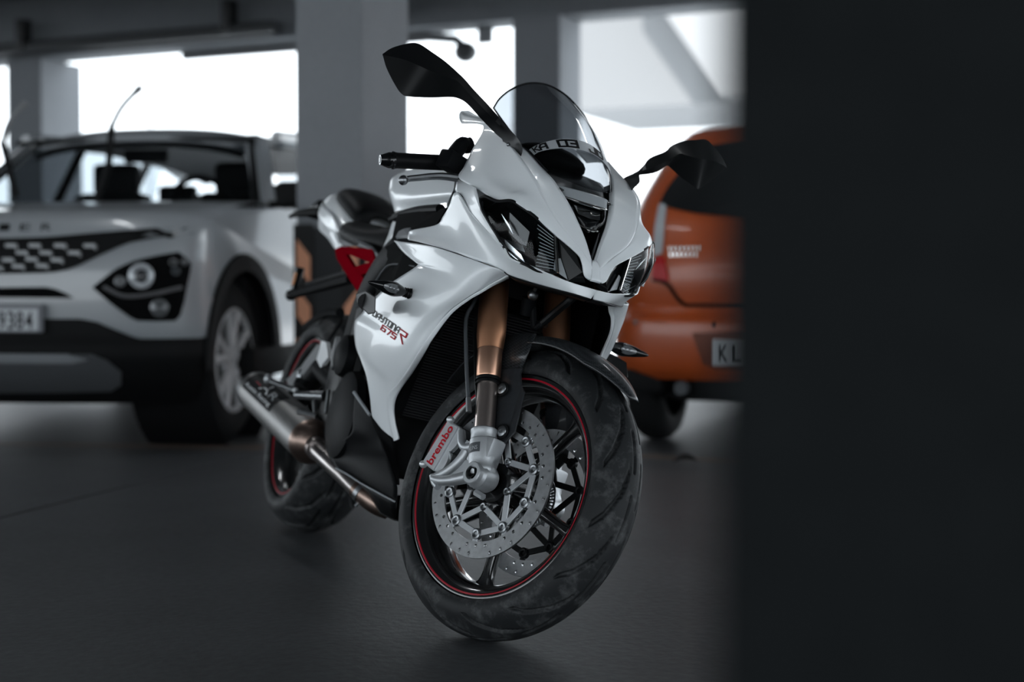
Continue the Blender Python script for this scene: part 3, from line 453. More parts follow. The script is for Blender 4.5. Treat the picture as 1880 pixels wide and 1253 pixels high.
def bars(mb, pts, w, yc, th, segs):
    """flat bars in the wheel plane (x, z)"""
    for a, b in segs:
        a = np.array(a); b = np.array(b); d = (b-a)/np.linalg.norm(b-a); n_ = np.array([-d[1], d[0]])
        w0, w1 = (w if np.isscalar(w) else w)[:2] if not np.isscalar(w) else (w, w)
        q = [a+n_*w0/2, b+n_*w1/2, b-n_*w1/2, a-n_*w0/2]
        mb.prism([[p[0], yc-th/2, p[1]] for p in q], [0, th, 0], 0)
def rotor(cx, cz, ro, ri, yc, th, nh, rows, hr):
    """brake ring with real drilled holes: ring cells, each bridged to a round hole"""
    mb = MB(); K = 12; na = nh
    rad = np.linspace(ri, ro, len(rows)+1)
    sq = [(-1, -1), (-1/3, -1), (1/3, -1), (1, -1), (1, -1/3), (1, 1/3), (1, 1), (1/3, 1), (-1/3, 1), (-1, 1), (-1, 1/3), (-1, -1/3)]
    da = 2*PI/na
    def P(r, a, y): return [cx+r*math.cos(a), y, cz+r*math.sin(a)]
    for k in range(na):
        for j, off in enumerate(rows):
            r0, r1 = rad[j], rad[j+1]; rc = (r0+r1)/2; ac = (k+.5)*da; ah = ac+off*da
            ou = [(rc+v*(r1-r0)/2, ac+u*da/2) for u, v in sq]
            hole = ((k*3+j*2) % 4 != 0)
            if hole:
                an = [math.atan2(v, u) for u, v in sq]
                inn = [(rc+hr*math.sin(t), ah+hr*math.cos(t)/rc) for t in an]
            v = []; f = []
            for y in (yc-th/2, yc+th/2):
                v += [P(r, a, y) for r, a in ou]
                if hole: v += [P(r, a, y) for r, a in inn]
            M_ = 24 if hole else 12
            for i in range(12):
                i2 = (i+1) % 12
                if hole:
                    f += [(i, i2, 12+i2, 12+i), (M_+i2, M_+i, M_+12+i, M_+12+i2), (12+i, 12+i2, M_+12+i2, M_+12+i)]
            if not hole: f += [tuple(range(12)), tuple(range(23, 11, -1))]
            mb.add(v, f)
    t = np.linspace(0, 2*PI, 144, endpoint=False)
    for r in (ri, ro):
        mb.grid(np.array([[P(r, a, y) for a in t] for y in (yc-th/2, yc+th/2)]), False, True)
    return mb
def polar(cx, cz, r, deg): return (cx+r*math.cos(math.radians(deg)), cz+r*math.sin(math.radians(deg)))
def wheel(name, cx, R, w, rimhw, M, front):
    wh = MB(); cz = R; rr = .232
    prof = [(-rimhw, rr), (-rimhw-.002, rr-.004), (-rimhw-.001, rr-.012), (-rimhw+.004, rr-.019), (-rimhw+.010, rr-.027), (-rimhw*.55, rr-.034), (-.012, rr-.038),
            (.012, rr-.038), (rimhw*.55, rr-.034), (rimhw-.010, rr-.027), (rimhw-.004, rr-.019), (rimhw+.001, rr-.012), (rimhw+.002, rr-.004), (rimhw, rr), (rimhw*.8, rr-.008), (0, rr-.022), (-rimhw*.8, rr-.008)]
    wh.lathe(prof, (cx, 0, cz), (0, 1, 0), 120, closed=True)
    rim = wh.build(name, RIMM, BIKE, ang=50)
    if M is not None: rim.matrix_local = M
    gp = groove_pattern(14 if front else 12, .3, -1, R)
    ty = tyre_mesh(cx, R, w, 900 if front else 500, gp, .0075).build('tyre', RUBBER, rim, ang=180); fix_normals(ty)
    for s in (-1, 1):
        st = MB().lathe([(s*(rimhw+.0022), .2232), (s*(rimhw+.0024), .2215), (s*(rimhw+.0008), .2195)], (cx, 0, cz), (0, 1, 0), 120)
        fix_normals(st.build('rim_stripe', STRIPE, rim))
    for k in range(5):
        dg = (-86 if front else 20)+72*k; sp = MB(); rs = []
        for r, hw, ht in ((.030, .020, .018), (.07, .0145, .017), (.13, .0115, .015), (.172, .013, .014), (.190, .022, .014), (.1985, .038, .014)):
            c_ = np.array([math.cos(math.radians(dg)), 0, math.sin(math.radians(dg))]); t_ = np.array([-c_[2], 0, c_[0]]); o_ = np.array([cx, 0, cz])+c_*r
            rs.append([o_+t_*hw*math.cos(q)*(1 if abs(math.cos(q)) > .5 else 1)+np.array([0, ht*math.sin(q), 0]) for q in np.linspace(0, 2*PI, 12, endpoint=False)])
        sp.grid(cr(np.array(rs), 16), False, True); fix_normals(sp.build('spoke', RIMM, rim, ang=60))
    hub = MB().lathe([(-.066, .018), (-.066, .040), (-.05, .043), (-.03, .036), (0, .040), (.03, .036), (.05, .043), (.066, .040), (.066, .018)], (cx, 0, cz), (0, 1, 0), 40)
    fix_normals(hub.build('hub', RIMM, rim))
    return rim
fwheel = wheel('front_wheel', WB, RF, .122, .052, SM, True)
rwheel = wheel('rear_wheel', 0.0, RR, .186, .078, None, False)
for s in (-1, 1):
    cz = RF; y = s*.0735
    rt = rotor(WB, cz, .1555, .1225, y, .0045, 34, (.0, .5), .0037); o = rt.build('brake_rotor', DISCM, fwheel, ang=40); fix_normals(o)
    ca = MB(); seg = []; B0 = -84.0+1.0
    ob = [polar(WB, cz, .1075, B0+36*k+0.5) for k in range(10)]; ib = [polar(WB, cz, .0525, B0+72*k) for k in range(5)]
    for k in range(5):
        seg += [(ib[k], ob[(2*k+1) % 10]), (ib[k], ob[(2*k-1) % 10])]
    for k in range(10): seg.append((ob[k], ob[(k+1) % 10]))
    for k in range(10): seg.append((ob[k], polar(WB, cz, .124, B0+36*k+.5)))
    bars(ca, None, .0125, y, .0042, seg)
    bars(ca, None, .0125, y, .0040, [(polar(WB, cz, .044, B0+72*k), ib[k]) for k in range(5)])
    fix_normals(ca.build('disc_carrier', CARRM if s < 0 else BLK, fwheel, bevel=.0008))
    bt = None
    for k, q in enumerate(ob):
        b_ = MB().lathe([(y-.001, .004), (y-.005, .005), (y-.006, .0082), (y-.0045, .0112), (y, .012), (y+.0045, .0112), (y+.006, .0082), (y+.005, .005), (y+.001, .004)], (q[0], 0, q[1]), (0, 1, 0), 18)
        fix_normals(b_.build('disc_button', STEEL if s < 0 else BLK, fwheel))
    for q in ib:
        b_ = MB().lathe([(y-.0035, .003), (y-.006, .0038), (y-.0065, .0062), (y-.004, .0082), (y, .0085)], (q[0], 0, q[1]), (0, 1, 0), 16)
        if s > 0: b_.mirror(); b_.v[0] = b_.v[0]
        fix_normals(b_.build('hub_bolt', STEEL, fwheel))
# abs ring on the far side
ar = MB()
for k in range(48):
    a0 = 2*PI*k/48; q0 = polar(WB, RF, .043, math.degrees(a0)); q1 = polar(WB, RF, .056, math.degrees(a0)); bars(ar, None, .0028, .058, .002, [(q0, q1)])
for r in (.0425, .0565): ar.lathe([(.057, r-.002), (.057, r+.002), (.059, r+.002), (.059, r-.002)], (WB, 0, RF), (0, 1, 0), 60, closed=True)
fix_normals(ar.build('sensor_ring', STEEL, fwheel))
# ---- fork
def fleg(s):
    L_ = part('fork_leg', BIKE, SM); y = s*.105
    ax = lambda z: np.array([1.385+(.3-z)*-0.0, y, z])
    def at(z): return np.array([1.3005+(.498-z)*.4245, y, z])
    d_ = (at(.3)-at(.9)); d_ /= np.linalg.norm(d_)
    MB().lathe([(0, .001), (0, .0285), (.10, .030), (.185, .030), (.200, .0296), (.226, .0268), (.232, .0262)], at(.762), d_, 36).build('outer_tube', GOLD, L_, ang=30)
    MB().lathe([(0, .0256), (.058, .0252), (.062, .0236)], at(.762)+d_*.232, d_, 36).build('lower_collar', GOLD2, L_)
    MB().lathe([(0, .0225), (0, .0262), (.003, .0266), (.006, .0262), (.007, .0225), (.010, .0225), (.010, .0252), (.014, .0252), (.014, .02)], at(.762)+d_*.294, d_, 36).build('dust_seal', BLK, L_)
    MB().lathe([(0, .0205), (.16, .0205)], at(.762)+d_*.295, d_, 36).build('inner_tube', NICKEL, L_)
    ft = MB(); zt = .388
    ft.lathe([(-.002, .0205), (-.002, .0258), (0, .0272), (.006, .0272), (.008, .0262), (.020, .0262), (.022, .0275), (.066, .028), (.070, .0265), (.080, .0285), (.088, .0285), (.096, .024), (.112, .017), (.112, .001)], at(zt), d_, 36)
    ax0 = np.array([WB, 0, RF])
    ft.lathe([(s*.078, .001), (s*.078, .023), (s*.085, .027), (s*.118, .0265), (s*.124, .0225), (s*.134, .0225), (s*.1355, .021), (s*.1355, .0145), (s*.126, .0140), (s*.126, .001)], ax0, (0, 1, 0), 36)
    ft.box(at(.335)+np.array([.004, s*-.004, 0]), (.022, .020, .045), Rx(0), .006)
    fo = fix_normals(ft.build('fork_foot', CAST, L_, ang=32))
    MB().lathe([(s*.1265, .001), (s*.1262, .0098), (s*.130, .0125), (s*.1365, .0125), (s*.1365, .0098), (s*.129, .0085), (s*.129, .001)], ax0, (0, 1, 0), 6).build('axle_end', BLK, L_, smooth=False)
    pb = MB(); pb.box(np.array([WB-.028, s*.112, RF+.028]), (.012, .010, .006), None, .002); pb.cyl(np.array([WB-.004, s*.10, RF-.032]), np.array([WB+.02, s*.10, RF-.036]), .007, n=6)
    pb.build('pinch_bolt', CAST, L_)
    return L_, at, d_
legR, fat, fd = fleg(-1); legL, _, _ = fleg(1)
# maker plate on the right fork foot
lb = MB(); zc = .388; o_ = fat(zc)+fd*.043; th0 = 1.75*PI
def on_cyl(u, v, r=.0284):      # u along circumference (m), v along the leg (m)
    vd = np.array([0.0, -1.0, 0.0]); wd_ = np.cross(fd, vd); a = u/r
    return o_-fd*v+r*(math.cos(a)*vd+math.sin(a)*(-wd_))
g = np.array([[on_cyl(u, v) for v in (-.010, .010)] for u in np.linspace(-.030, .014, 16)]); lb.grid(g); fix_normals(lb.build('maker_plate', GREYP, legR))
v, f = text_verts('ÖHLINS'); v = v-(v.max(0)+v.min(0))/2; k_ = .034/(np.ptp(v[:, 0])); kv = .0105/np.ptp(v[:, 1])
MB().add([on_cyl(q[0]*k_-.008, q[1]*kv, .0288) for q in v], f).build('plate_lettering', BAND, legR)
# ---- calipers (behind the legs)
def caliper(s):
    cl = part('brake_caliper', BIKE, SM); P = lambda x, y, z: np.array([x, s*y, z])
    a = np.array([1.2485, .116, .387]); b = np.array([1.284, .116, .381]); c = np.array([1.262, .116, .281]); d = np.array([1.2225, .116, .2905])
    a_, b_, c_, d_ = [P(*q) for q in (a, b, c, d)]
    mb = MB(); mb.prism([a_, b_, c_, d_], [0, -s*.012, 0], .003)
    fix_normals(mb.build('caliper_face', CALM, cl))
    # piston side: lobed inner edge
    lob = []; n_ = 28
    for i in range(n_+1):
        t = i/n_; q = b_+(c_-b_)*t; out = np.array([.034, 0, -.012])*(.35+.65*abs(math.sin(t*2*PI))**.7); lob.append(q+out*.55)
    body = [a_, b_]+lob+[c_, d_]
    mb = MB(); mb.prism([q+np.array([0, -s*.010, 0]) for q in body], [0, -s*.034, 0], .003); fix_normals(mb.build('caliper_body', GREYP, cl))
    mb = MB(); mb.prism([q+np.array([0, -s*.003, 0]) for q in [b_+(b_-a_)*.0]+lob[1:-1]+[c_]], [0, -s*.009, 0], .002); fix_normals(mb.build('piston_cover', CALM, cl))
    for q in (a_+(a_-d_)*.03, d_+(d_-a_)*.03):
        fix_normals(MB().sphere(q+np.array([0, -s*.006, 0]), (.008, .009, .008), 12).build('mounting_lug', CALM, cl))
    # radial mount arms of the fork foot
    ar_ = MB(); ax0 = P(WB, .112, RF)
    top = [P(1.289, .108, .374), P(1.306, .110, .352), P(1.325, .112, .345), P(1.345, .112, .352)]
    ar_.tube(cr(top, 12), np.linspace(.0085, .012, 12), 10)
    mid = [P(1.330, .110, .358), P(1.322, .112, .320), P(1.302, .113, .292), P(1.276, .114, .272)]
    ar_.tube(cr(mid, 16), np.linspace(.011, .0095, 16), 10)
    low = [P(1.272, .117, .266), P(1.300, .117, .268), P(1.335, .115, .280), P(1.375, .112, .300)]
    ar_.tube(cr(low, 16), np.linspace(.0095, .013, 16), 10)
    ar_.tube(cr([P(1.268, .117, .272), P(1.280, .117, .260), P(1.294, .117, .254)], 6), .008, 10)
    ar_.prism([P(1.285, .112, .262), P(1.345, .112, .283), P(1.352, .112, .33), P(1.325, .112, .318), P(1.303, .112, .289)], [0, -s*.006, 0], .001)
    fix_normals(ar_.build('mounting_arm', CAST, cl, ang=50))
    tx = MB(); ctr = (a_+b_+c_+d_)/4+np.array([0, s*.0009, 0]); ex = ((a_+b_)-(c_+d_))/2; ey = np.cross(np.array([0, s*1.0, 0]), ex)
    if s < 0:
        flat_text(tx, 'brembo', ctr, ex, ey, .0195, .088, bold=.022); tx.build('caliper_lettering', REDL, cl)
    return cl
caliper(-1); caliper(1)
hs = MB(); hs.tube(cr(G['hose'], 40), .0042, 10); ho = hs.build('brake_hose', GREYP, BIKE); ho.matrix_local = SM
hf = MB(); hf.cyl(G['hose'][0], G['hose'][1], .0062, .0055, 10); q = hf.build('hose_fitting', STEEL, BIKE); q.matrix_local = SM
h2 = MB(); h2.tube(cr(G['hose']+np.array([.012, .02, -.005]), 40), .0042, 10); q = h2.build('brake_hose', BLK, BIKE); q.matrix_local = SM
# ---- front fender
def fender():
    fr = part('front_fender', BIKE, SM); mb = MB(); rows = []
    for i in range(40):
        a = math.radians(146-98*i/39); q = []
        t = i/39; hw = np.interp(t, [0, .12, .3, .55, .8, 1], [.045, .062, .074, .074, .064, .012]); drop = np.interp(t, [0, .3, .5, .8, 1], [.012, .022, .030, .028, .006])
        R_ = np.interp(t, [0, .5, 1], [.322, .321, .322])
        for j in range(17):
            u = -1+2*j/16; y = hw*math.sin(u*PI/2*.98) if abs(u) < 1 else hw*u
            r = R_-drop*(1-math.cos(u*PI/2))**1.3
            q.append([WB+r*math.cos(a), y, RF+r*math.sin(a)])
        rows.append(q)
    mb.grid(np.array(rows)); fix_normals(mb.build('fender_shell', CARBON, fr, ang=60, solid=.003))
    for s in (-1, 1):
        P = G['fb'].copy(); P[:, 1] *= -s
        m2 = MB(); m2.prism(P, [0, -s*.004 if s > 0 else .004, 0], .0015); fix_normals(m2.build('fender_bracket', CARBP, fr, smooth=False))
        wb_ = MB(); e0 = [np.array([1.352, s*.074, .535]), np.array([1.374, s*.0725, .552]), np.array([1.400, s*.072, .560])]
        e1 = [P[6], P[5], P[4]]
        for q in G['fb_bolt']:
            q = q*np.array([1, -s, 1]); y0 = q[1]+s*.002
            b_ = MB().lathe([(0, .016), (s*.001, .0155), (s*.0015, .011)], (q[0], y0-s*.001, q[2]), (0, 1, 0), 20); fix_normals(b_.build('bolt_washer', BLK, fr))
            b_ = MB().lathe([(0, .0115), (s*.0016, .011), (s*.003, .008), (s*.003, .0045), (s*.0012, .004), (s*.0012, .0002)], (q[0], y0+s*.0005, q[2]), (0, 1, 0), 18); fix_normals(b_.build('bracket_bolt', STEEL, fr))
        # flank that joins shell and bracket
        fl_ = MB(); up_ = []; lo_ = []
        for t in np.linspace(0, 1, 8):
            a = math.radians(118-22*t); up_.append([WB+.312*math.cos(a), s*.0735, RF+.312*math.sin(a)])
        lo_ = cr(np.array([P[0], P[0]*.5+P[7]*.5, P[7]]), 8)
        fl_.grid(np.array([up_, lo_])); fix_normals(fl_.build('fender_flank', CARBON, fr, solid=.003))
fender()
# ---- bodywork (right side measured, left side mirrored)
def lin(P, n):
    P = np.asarray(P, float); d = np.r_[0, np.cumsum(np.linalg.norm(np.diff(P, axis=0), axis=1))]; t = np.linspace(0, d[-1], n)
    return np.stack([np.interp(t, d, P[:, k]) for k in range(P.shape[1])], 1)
def both(make):
    for s in (-1, 1): make(s)
MIR = lambda g, s: g if s < 0 else np.asarray(g)*np.array([1, -1, 1])
def panel(name, g, m, s, nu=24, nv=80, solid=.003, parent=None, ang=60):
    o = MB().grid(MIR(surf(g, nu, nv), s)).build(name, m, parent or BIKE, ang=ang); fix_normals(o)
    # make sure normals look outward (away from the bike's middle)
    me = o.data; c = np.mean([np.array(p.normal)*p.area*np.sign(-s*0+1)@np.array([.35, s*1.0, .2]) for p in me.polygons])
    if c < 0: me.flip_normals()
    if solid: md = o.modifiers.new('solid', 'SOLIDIFY'); md.thickness = solid; md.offset = -1
    return o
P1o, P4o = {}, {}
def creased(g, i, nu1, nu2, nv):
    a = cr(cr(g[:i+1], nu1, 0), nv, 1); b = cr(cr(g[i:], nu2, 0), nv, 1); return np.concatenate([a, b[1:]], 0)
def upper(s):
    g = G['p1']; nv = 110
    gg = MIR(creased(g, 3, 20, 8, nv), s); mb = MB().grid(gg[:20]); mb.grid(gg[19:])
    inn = gg[-1]; dep = inn+np.array([-.022, 0, -.006])+np.stack([0*inn[:, 0], -np.sign(inn[:, 1])*.004, 0*inn[:, 0]], 1)
    mb.grid(np.array([inn[45:], dep[45:]]))
    o = mb.build('upper_fairing', WHITE, BIKE, ang=30); fix_normals(o); me = o.data
    if sum(np.array(p.normal)@np.array([.6, s*.7, .3])*p.area for p in me.polygons) < 0: me.flip_normals()
    md = o.modifiers.new('solid', 'SOLIDIFY'); md.thickness = .003; md.offset = -1; P1o[s] = o
both(upper)
both(lambda s: panel('headlight_surround', G['p2'], WHITE, s, 10, 50))
both(lambda s: panel('side_panel', G['p3'], WHITE, s, 20, 90))
def main(s):
    g = G['p4']; a = surf(g[:, :5], 100, 40) ; b = surf(g[:, 4:], 100, 4)
    mb = MB().grid(MIR(a, s)); mb.grid(MIR(b, s))
    o = mb.build('side_fairing', WHITE, BIKE, ang=30); fix_normals(o); me = o.data
    if sum(np.array(p.normal)@np.array([.3, s*1.0, .1])*p.area for p in me.polygons) < 0: me.flip_normals()
    md = o.modifiers.new('solid', 'SOLIDIFY'); md.thickness = .003; md.offset = -1; P4o[s] = o
both(main)
def liner(s):
    a = surf(G['p4'][:, :5], 40, 20)[:25]*np.array([1, .962, 1])-np.array([.006, 0, 0]); fix_normals(MB().grid(MIR(a, s)).build('fairing_liner', PITCHB, BIKE))
    a = surf(G['p3'], 12, 40)[:, :32]*np.array([1, .96, 1]); fix_normals(MB().grid(MIR(a, s)).build('panel_liner', PITCHB, BIKE))
both(liner)
def poly_panel(name, P, m, s, th=.004, parent=None, bev=.0008, smooth=False):
    P = MIR(P, s); mb = MB(); mb.prism(P, [0, -s*th, 0], bev); return fix_normals(mb.build(name, m, parent or BIKE, smooth=smooth))
def belly(s):
    P = G['belly_out']; sm = lambda q: MIR(q, s)
    panel('belly_panel', G['bel'], BLKM, s, 30, 16)
    fix_normals(MB().grid(sm(surf(G['beln'], 20, 6))).build('belly_nose', PITCHB, BIKE, solid=.003))
    L = G['belly_low']; mb = MB(); mb.grid(np.array([sm(lin(L[:4], 12)), sm(lin(L[[7, 6, 5, 4]], 12))])); fix_normals(mb.build('belly_floor', BLK, BIKE, solid=.003))
    mb = MB(); mb.tube(sm(lin(P[[7, 8, 9, 10, 11]]+np.array([0, -.003, 0]), 20)), .0022, 8); mb.build('belly_flange', GREYL, BIKE)
    mb = MB(); e = np.array([P[0]+[0, -.002, 0], P[2]+[0, -.004, 0]]); mb.tube(sm(lin(e, 6)), .004, 8); mb.build('panel_edge', GREYL, BIKE)
both(belly)
# belly middle (closes the underside)
bl = G['belly_low']; rows = [bl[[7, 6, 5]], bl[[7, 6, 5]]*np.array([1, -1, 1])]
fix_normals(MB().grid(np.array(rows)).build('belly_bottom', BLK, BIKE, solid=.003))
# ---- windscreen: stations front -> rear
e = G['scr_e']; st = []
cen = np.array([[1.440, 0, .918], [1.385, 0, .985], [1.330, 0, 1.035], [1.225, 0, 1.108], [1.088, 0, 1.178]])
for i in range(5):
    E0 = e[i]*np.array([1, -1, 1]); c_ = cen[i]; row = []
    for u in np.linspace(-1, 1, 9):
        q = abs(u); k = .6*math.cos(u*PI/2)+.4*(1-math.sin(u*PI/2)**2); p_ = E0*np.array([1, 0, 1])*(1-k)+c_*k; p_[1] = E0[1]*math.sin(u*PI/2*.93)/math.sin(PI/2*.93); row.append(p_)
    st.append(row)
SCR = np.array(st)
def scr_at(a, b):       # a 0..1 front to rear, b -1..1 across (left positive)
    g = cr(SCR, 2, 0)
    i = a*4; r = cr(SCR, 41, 0)[int(round(a*40))]; return r
SCRF = surf(SCR, 61, 81)
scr = MB().grid(SCRF).build('windscreen', TINT, BIKE, ang=180); fix_normals(scr)
mb = MB(); mb.tube(SCRF[-1], .0022, 6); mb.tube(SCRF[:, 0], .0022, 6); mb.tube(SCRF[:, -1], .0022, 6); mb.build('screen_edge', BLKG, BIKE)
def scr_pt(i, j, off=0.0):
    i = np.clip(i, 0, 59.999); j = np.clip(j, 0, 79.999); a, b = int(i), int(j); f, h = i-a, j-b
    q = SCRF[a, b]*(1-f)*(1-h)+SCRF[a+1, b]*f*(1-h)+SCRF[a, b+1]*(1-f)*h+SCRF[a+1, b+1]*f*h
    n_ = np.cross(SCRF[a+1, b]-SCRF[a, b], SCRF[a, b+1]-SCRF[a, b]); n_ /= np.linalg.norm(n_)+1e-9
    if n_[2] < 0: n_ = -n_
    return q+n_*off
BI0, BI1 = 13.0, 20.5
bow = lambda j: 7.0*(1-((j-40)/40)**2)
g = np.array([[scr_pt(i+bow(j), j, .0016) for j in np.linspace(3, 77, 60)] for i in np.linspace(BI0, BI1, 6)])
fix_normals(MB().grid(g).build('screen_band', BAND, BIKE))
u0 = 7.0
for ch in 'KA 03 JD':
    if ch != ' ':
        v, f, wd_ = sq_text(ch, .75, .35, .27)
        fix_normals(MB().add([scr_pt(BI0+1.2+(BI1-BI0-2.4)*q[1]+bow(u0+6.1*q[0]), u0+6.1*q[0], .0024) for q in v], f).build('band_letter', INK, BIKE))
    u0 += 6.1
# dash panel and dark inner cowl under the screen
row0 = np.array([[1.425, y, .905-.3*y*y] for y in np.linspace(-.066, .066, 9)]); row1 = np.array([[1.33, y, .945-.4*y*y] for y in np.linspace(-.092, .092, 9)]); row2 = np.array([[1.22, y, .985-.5*y*y] for y in np.linspace(-.118, .118, 9)])
fix_normals(MB().grid(surf(np.array([row0, row1, row2]), 16, 24)).build('inner_cowl', BLKG, BIKE, solid=.003))
mb = MB(); mb.sphere((1.20, 0, .995), (.035, .085, .034), 20); fix_normals(mb.build('instrument_pod', BLK, BIKE))
# nose: dark intake, lamp bracket, centre lamp
ve = G['p1'][-1]; ve = cr(ve, 60)[28:]; vl = ve*np.array([1, -1, 1]); back = np.array([-.05, 0, -.012])
mb = MB(); mb.grid(np.array([ve+np.array([-.006, .002, 0]), ve*np.array([1, .85, 1])+back, vl*np.array([1, .85, 1])+back, vl+np.array([-.006, -.002, 0])])); fix_normals(mb.build('nose_intake', PITCHB, BIKE))
L0 = np.array([[1.405, -.060, .913], [1.436, -.035, .910], [1.447, 0, .909], [1.436, .035, .910], [1.405, .060, .913]])
L1 = np.array([[1.420, -.054, .893], [1.455, -.034, .886], [1.466, 0, .884], [1.455, .034, .886], [1.420, .054, .893]])
L2 = np.array([[1.440, -.044, .868], [1.472, -.030, .858], [1.484, 0, .853], [1.472, .030, .858], [1.440, .044, .868]])
L3 = np.array([[1.455, -.036, .848], [1.478, -.020, .836], [1.490, 0, .832], [1.478, .020, .836], [1.455, .036, .848]])
fix_normals(MB().grid(surf(np.array([L0, L0*.6+L1*.4, L1]), 8, 30)).build('lamp_bracket', GREYL, BIKE, solid=.006))
lamp = part('centre_lamp', BIKE)
fix_normals(MB().grid(surf(np.array([L1, L2, L3]), 14, 30)).build('lamp_lens', CLEAR, lamp))
bk = np.array([-.018, 0, -.004])
fix_normals(MB().grid(surf(np.array([L1, L2, L3])+bk, 8, 20)).build('lamp_housing', BLKG, lamp))
mb = MB(); mb.tube(cr(L3, 30), .003, 8); mb.tube(cr(L1, 30), .0022, 8); mb.build('lamp_rim', CHROME, lamp)
mb = MB(); m1 = L1*.75+L2*.25+bk*.5; m2 = L1*.15+L2*.85+bk*.4
mb.grid(np.array([m1, m2])*np.array([1, .8, 1])); fix_normals(mb.build('lamp_reflector', CHROME, lamp, smooth=False, solid=.002))
nr_ = np.array([[1.535, -.005, .771], [1.546, -.010, .757], [1.553, -.009, .744], [1.5595, -.011, .733], [1.556, -.011, .728]])
fix_normals(MB().grid(surf(np.stack([nr_, nr_*[1, 0, 1]+[.0015, 0, 0], nr_*[1, -1, 1]]), 9, 16)).build('nose_tip', WHITE, BIKE, solid=.002))
# nose tip cap between the two upper panels is closed by the panels meeting on the centre line
# ---- headlights
def headlight(s):
    h = part('headlight', BIKE); T = cr(G['hl_top'], 40); Bt = cr(G['hl_bot'], 40)
    out = np.array([.5, -.75, .1]); out /= np.linalg.norm(out)
    rows = [T+(Bt-T)*t+np.outer(np.sin(np.linspace(0, PI, 40)), out)*.010*math.sin(t*PI) for t in np.linspace(0, 1, 14)]
    g = np.array(rows)
    fix_normals(MB().grid(MIR(g, s)).build('headlight_lens', CLEAR, h, ang=180))
    ins = np.array([-.085, .010, -.005]); gi = g.copy()
    for i in range(14):
        for j in range(40):
            k = math.sin(PI*i/13)**.15*math.sin(PI*j/39)**.15; gi[i, j] = g[i, j]+ins*k*1.7+np.array([-.004, .002, 0])
    fix_normals(MB().grid(MIR(gi, s)).build('headlight_housing', BLKG, h))
    # faceted chrome reflector halves and projector bowl
    def P(u, v, dd): a, b = int(v*39), u; q = T[a]+(Bt[a]-T[a])*b; return q+ins*dd
    def facet(name, uv, m, th=.002, tilt=.22, turn=0.0, side=False):
        Q = np.array([P(*q) for q in uv]); c_ = Q.mean(0); nn = np.array([.175, -.963, -.19]) if side else np.array([.82, -.56-turn, -.117+(tilt-.25)*.4]); nn /= np.linalg.norm(nn); di = ins/np.linalg.norm(ins)
        sh = np.array([-((q-c_)@nn)/(di@nn) for q in Q]); sh = np.clip(sh-sh.min()+.004, 0, .055); Q = Q+di*sh[:, None]; fix_normals(MB().prism(MIR(Q, s), np.array([-.003, 0, 0]), 0).build(name, m, h, smooth=False))
    facet('reflector', [(.10, .24, .62), (.34, .50, .58), (.55, .46, .62), (.60, .22, .66)], REFL, side=True)
    facet('reflector', [(.60, .50, .25), (.62, .70, .20), (.72, .72, .2), (.71, .51, .25)], REFL, side=True)
    facet('reflector', [(.73, .50, .22), (.74, .73, .18), (.84, .77, .18), (.83, .53, .22)], REFL, tilt=.20, turn=.15)
    facet('reflector', [(.85, .52, .18), (.86, .80, .14), (.96, .85, .12), (.96, .56, .16)], BLKG)
    facet('reflector', [(.10, .58, .50), (.12, .80, .5), (.50, .80, .5), (.45, .60, .5)], BLKG)
    facet('reflector', [(.955, .48, .08), (.965, .84, .06), (.99, .86, .05), (.99, .48, .06)], REFL, tilt=.35)
    facet('reflector', [(.05, .04, .2), (.06, .19, .3), (.50, .19, .3), (.50, .06, .2)], STEEL, tilt=.3)
    facet('reflector', [(.30, .36, .10), (.42, .52, .10), (.52, .60, .10), (.44, .44, .10)], REFL, tilt=.45)
    facet('reflector', [(.70, .24, .50), (.70, .42, .5), (.88, .46, .5), (.90, .28, .50)], REFL, side=True)
    c_ = P(.62, .22, .45); ax = np.array([.85, -.45, 0]); ax /= np.linalg.norm(ax); cc = MIR(c_, s); ax = MIR(ax, s)
    fix_normals(MB().lathe([(-.02, .001), (-.02, .014), (.002, .016), (.004, .013), (0, .011), (-.004, .007), (.0, .001)], cc, ax, 24).build('projector', BLKG, h))
    # ribbed inner glass strip
    for k in range(24):
        u = .10+.88*k/24; q0 = P(u, .84-.08*max(0, .5-u)*2, .03); q1 = P(u, .985, .02)
        rb = MB(); rb.tube(MIR([q0, q1], s), .0008, 6); rb.build('glass_rib', CLEAR if k % 2 else GREYL, h)
    mb = MB(); edge = np.concatenate([T, Bt[::-1]]); mb.tube(MIR(edge+np.array([-.002, .001, 0]), s), .0034, 6, closed=True); mb.build('headlight_seal', BLK, h)
    mb = MB(); mb.tube(MIR(np.array([T[-1], Bt[-1]])+np.array([.002, 0, 0]), s), .0022, 8); mb.build('lens_edge', CHROME, h)
    # dark inner trim towards the nose tip
    hi = G['hl_in']; mb = MB(); mb.prism(MIR(hi+np.array([-.010, .002, 0]), s), np.array([-.01, 0, 0]), .001); fix_normals(mb.build('inner_trim', BLKG, h, smooth=False))
    q = MIR([hi[0]*.35+hi[5]*.65+[-.006, 0, 0], hi[0]*.5+hi[4]*.5+[-.006, .0, 0], hi[4]+[-.006, -.0, .004], hi[5]+[-.006, -.006, .004]], s)
    mb = MB(); mb.prism(q, np.array([-.003, 0, 0]), .0006); fix_normals(mb.build('inner_blade', GREYL, h, smooth=False))
both(headlight)
# chin lip under the nose (returns inward)
def lip(s):
    e_ = cr(G['p3'][-1], 90)[58:]; i_ = e_+np.stack([-.03+0*e_[:, 0], .25*-e_[:, 1], -.004+0*e_[:, 0]], 1)
    fix_normals(MB().grid(MIR(np.array([e_, i_]), s)).build('chin_lip', BLK, BIKE, solid=.002))
both(lip)
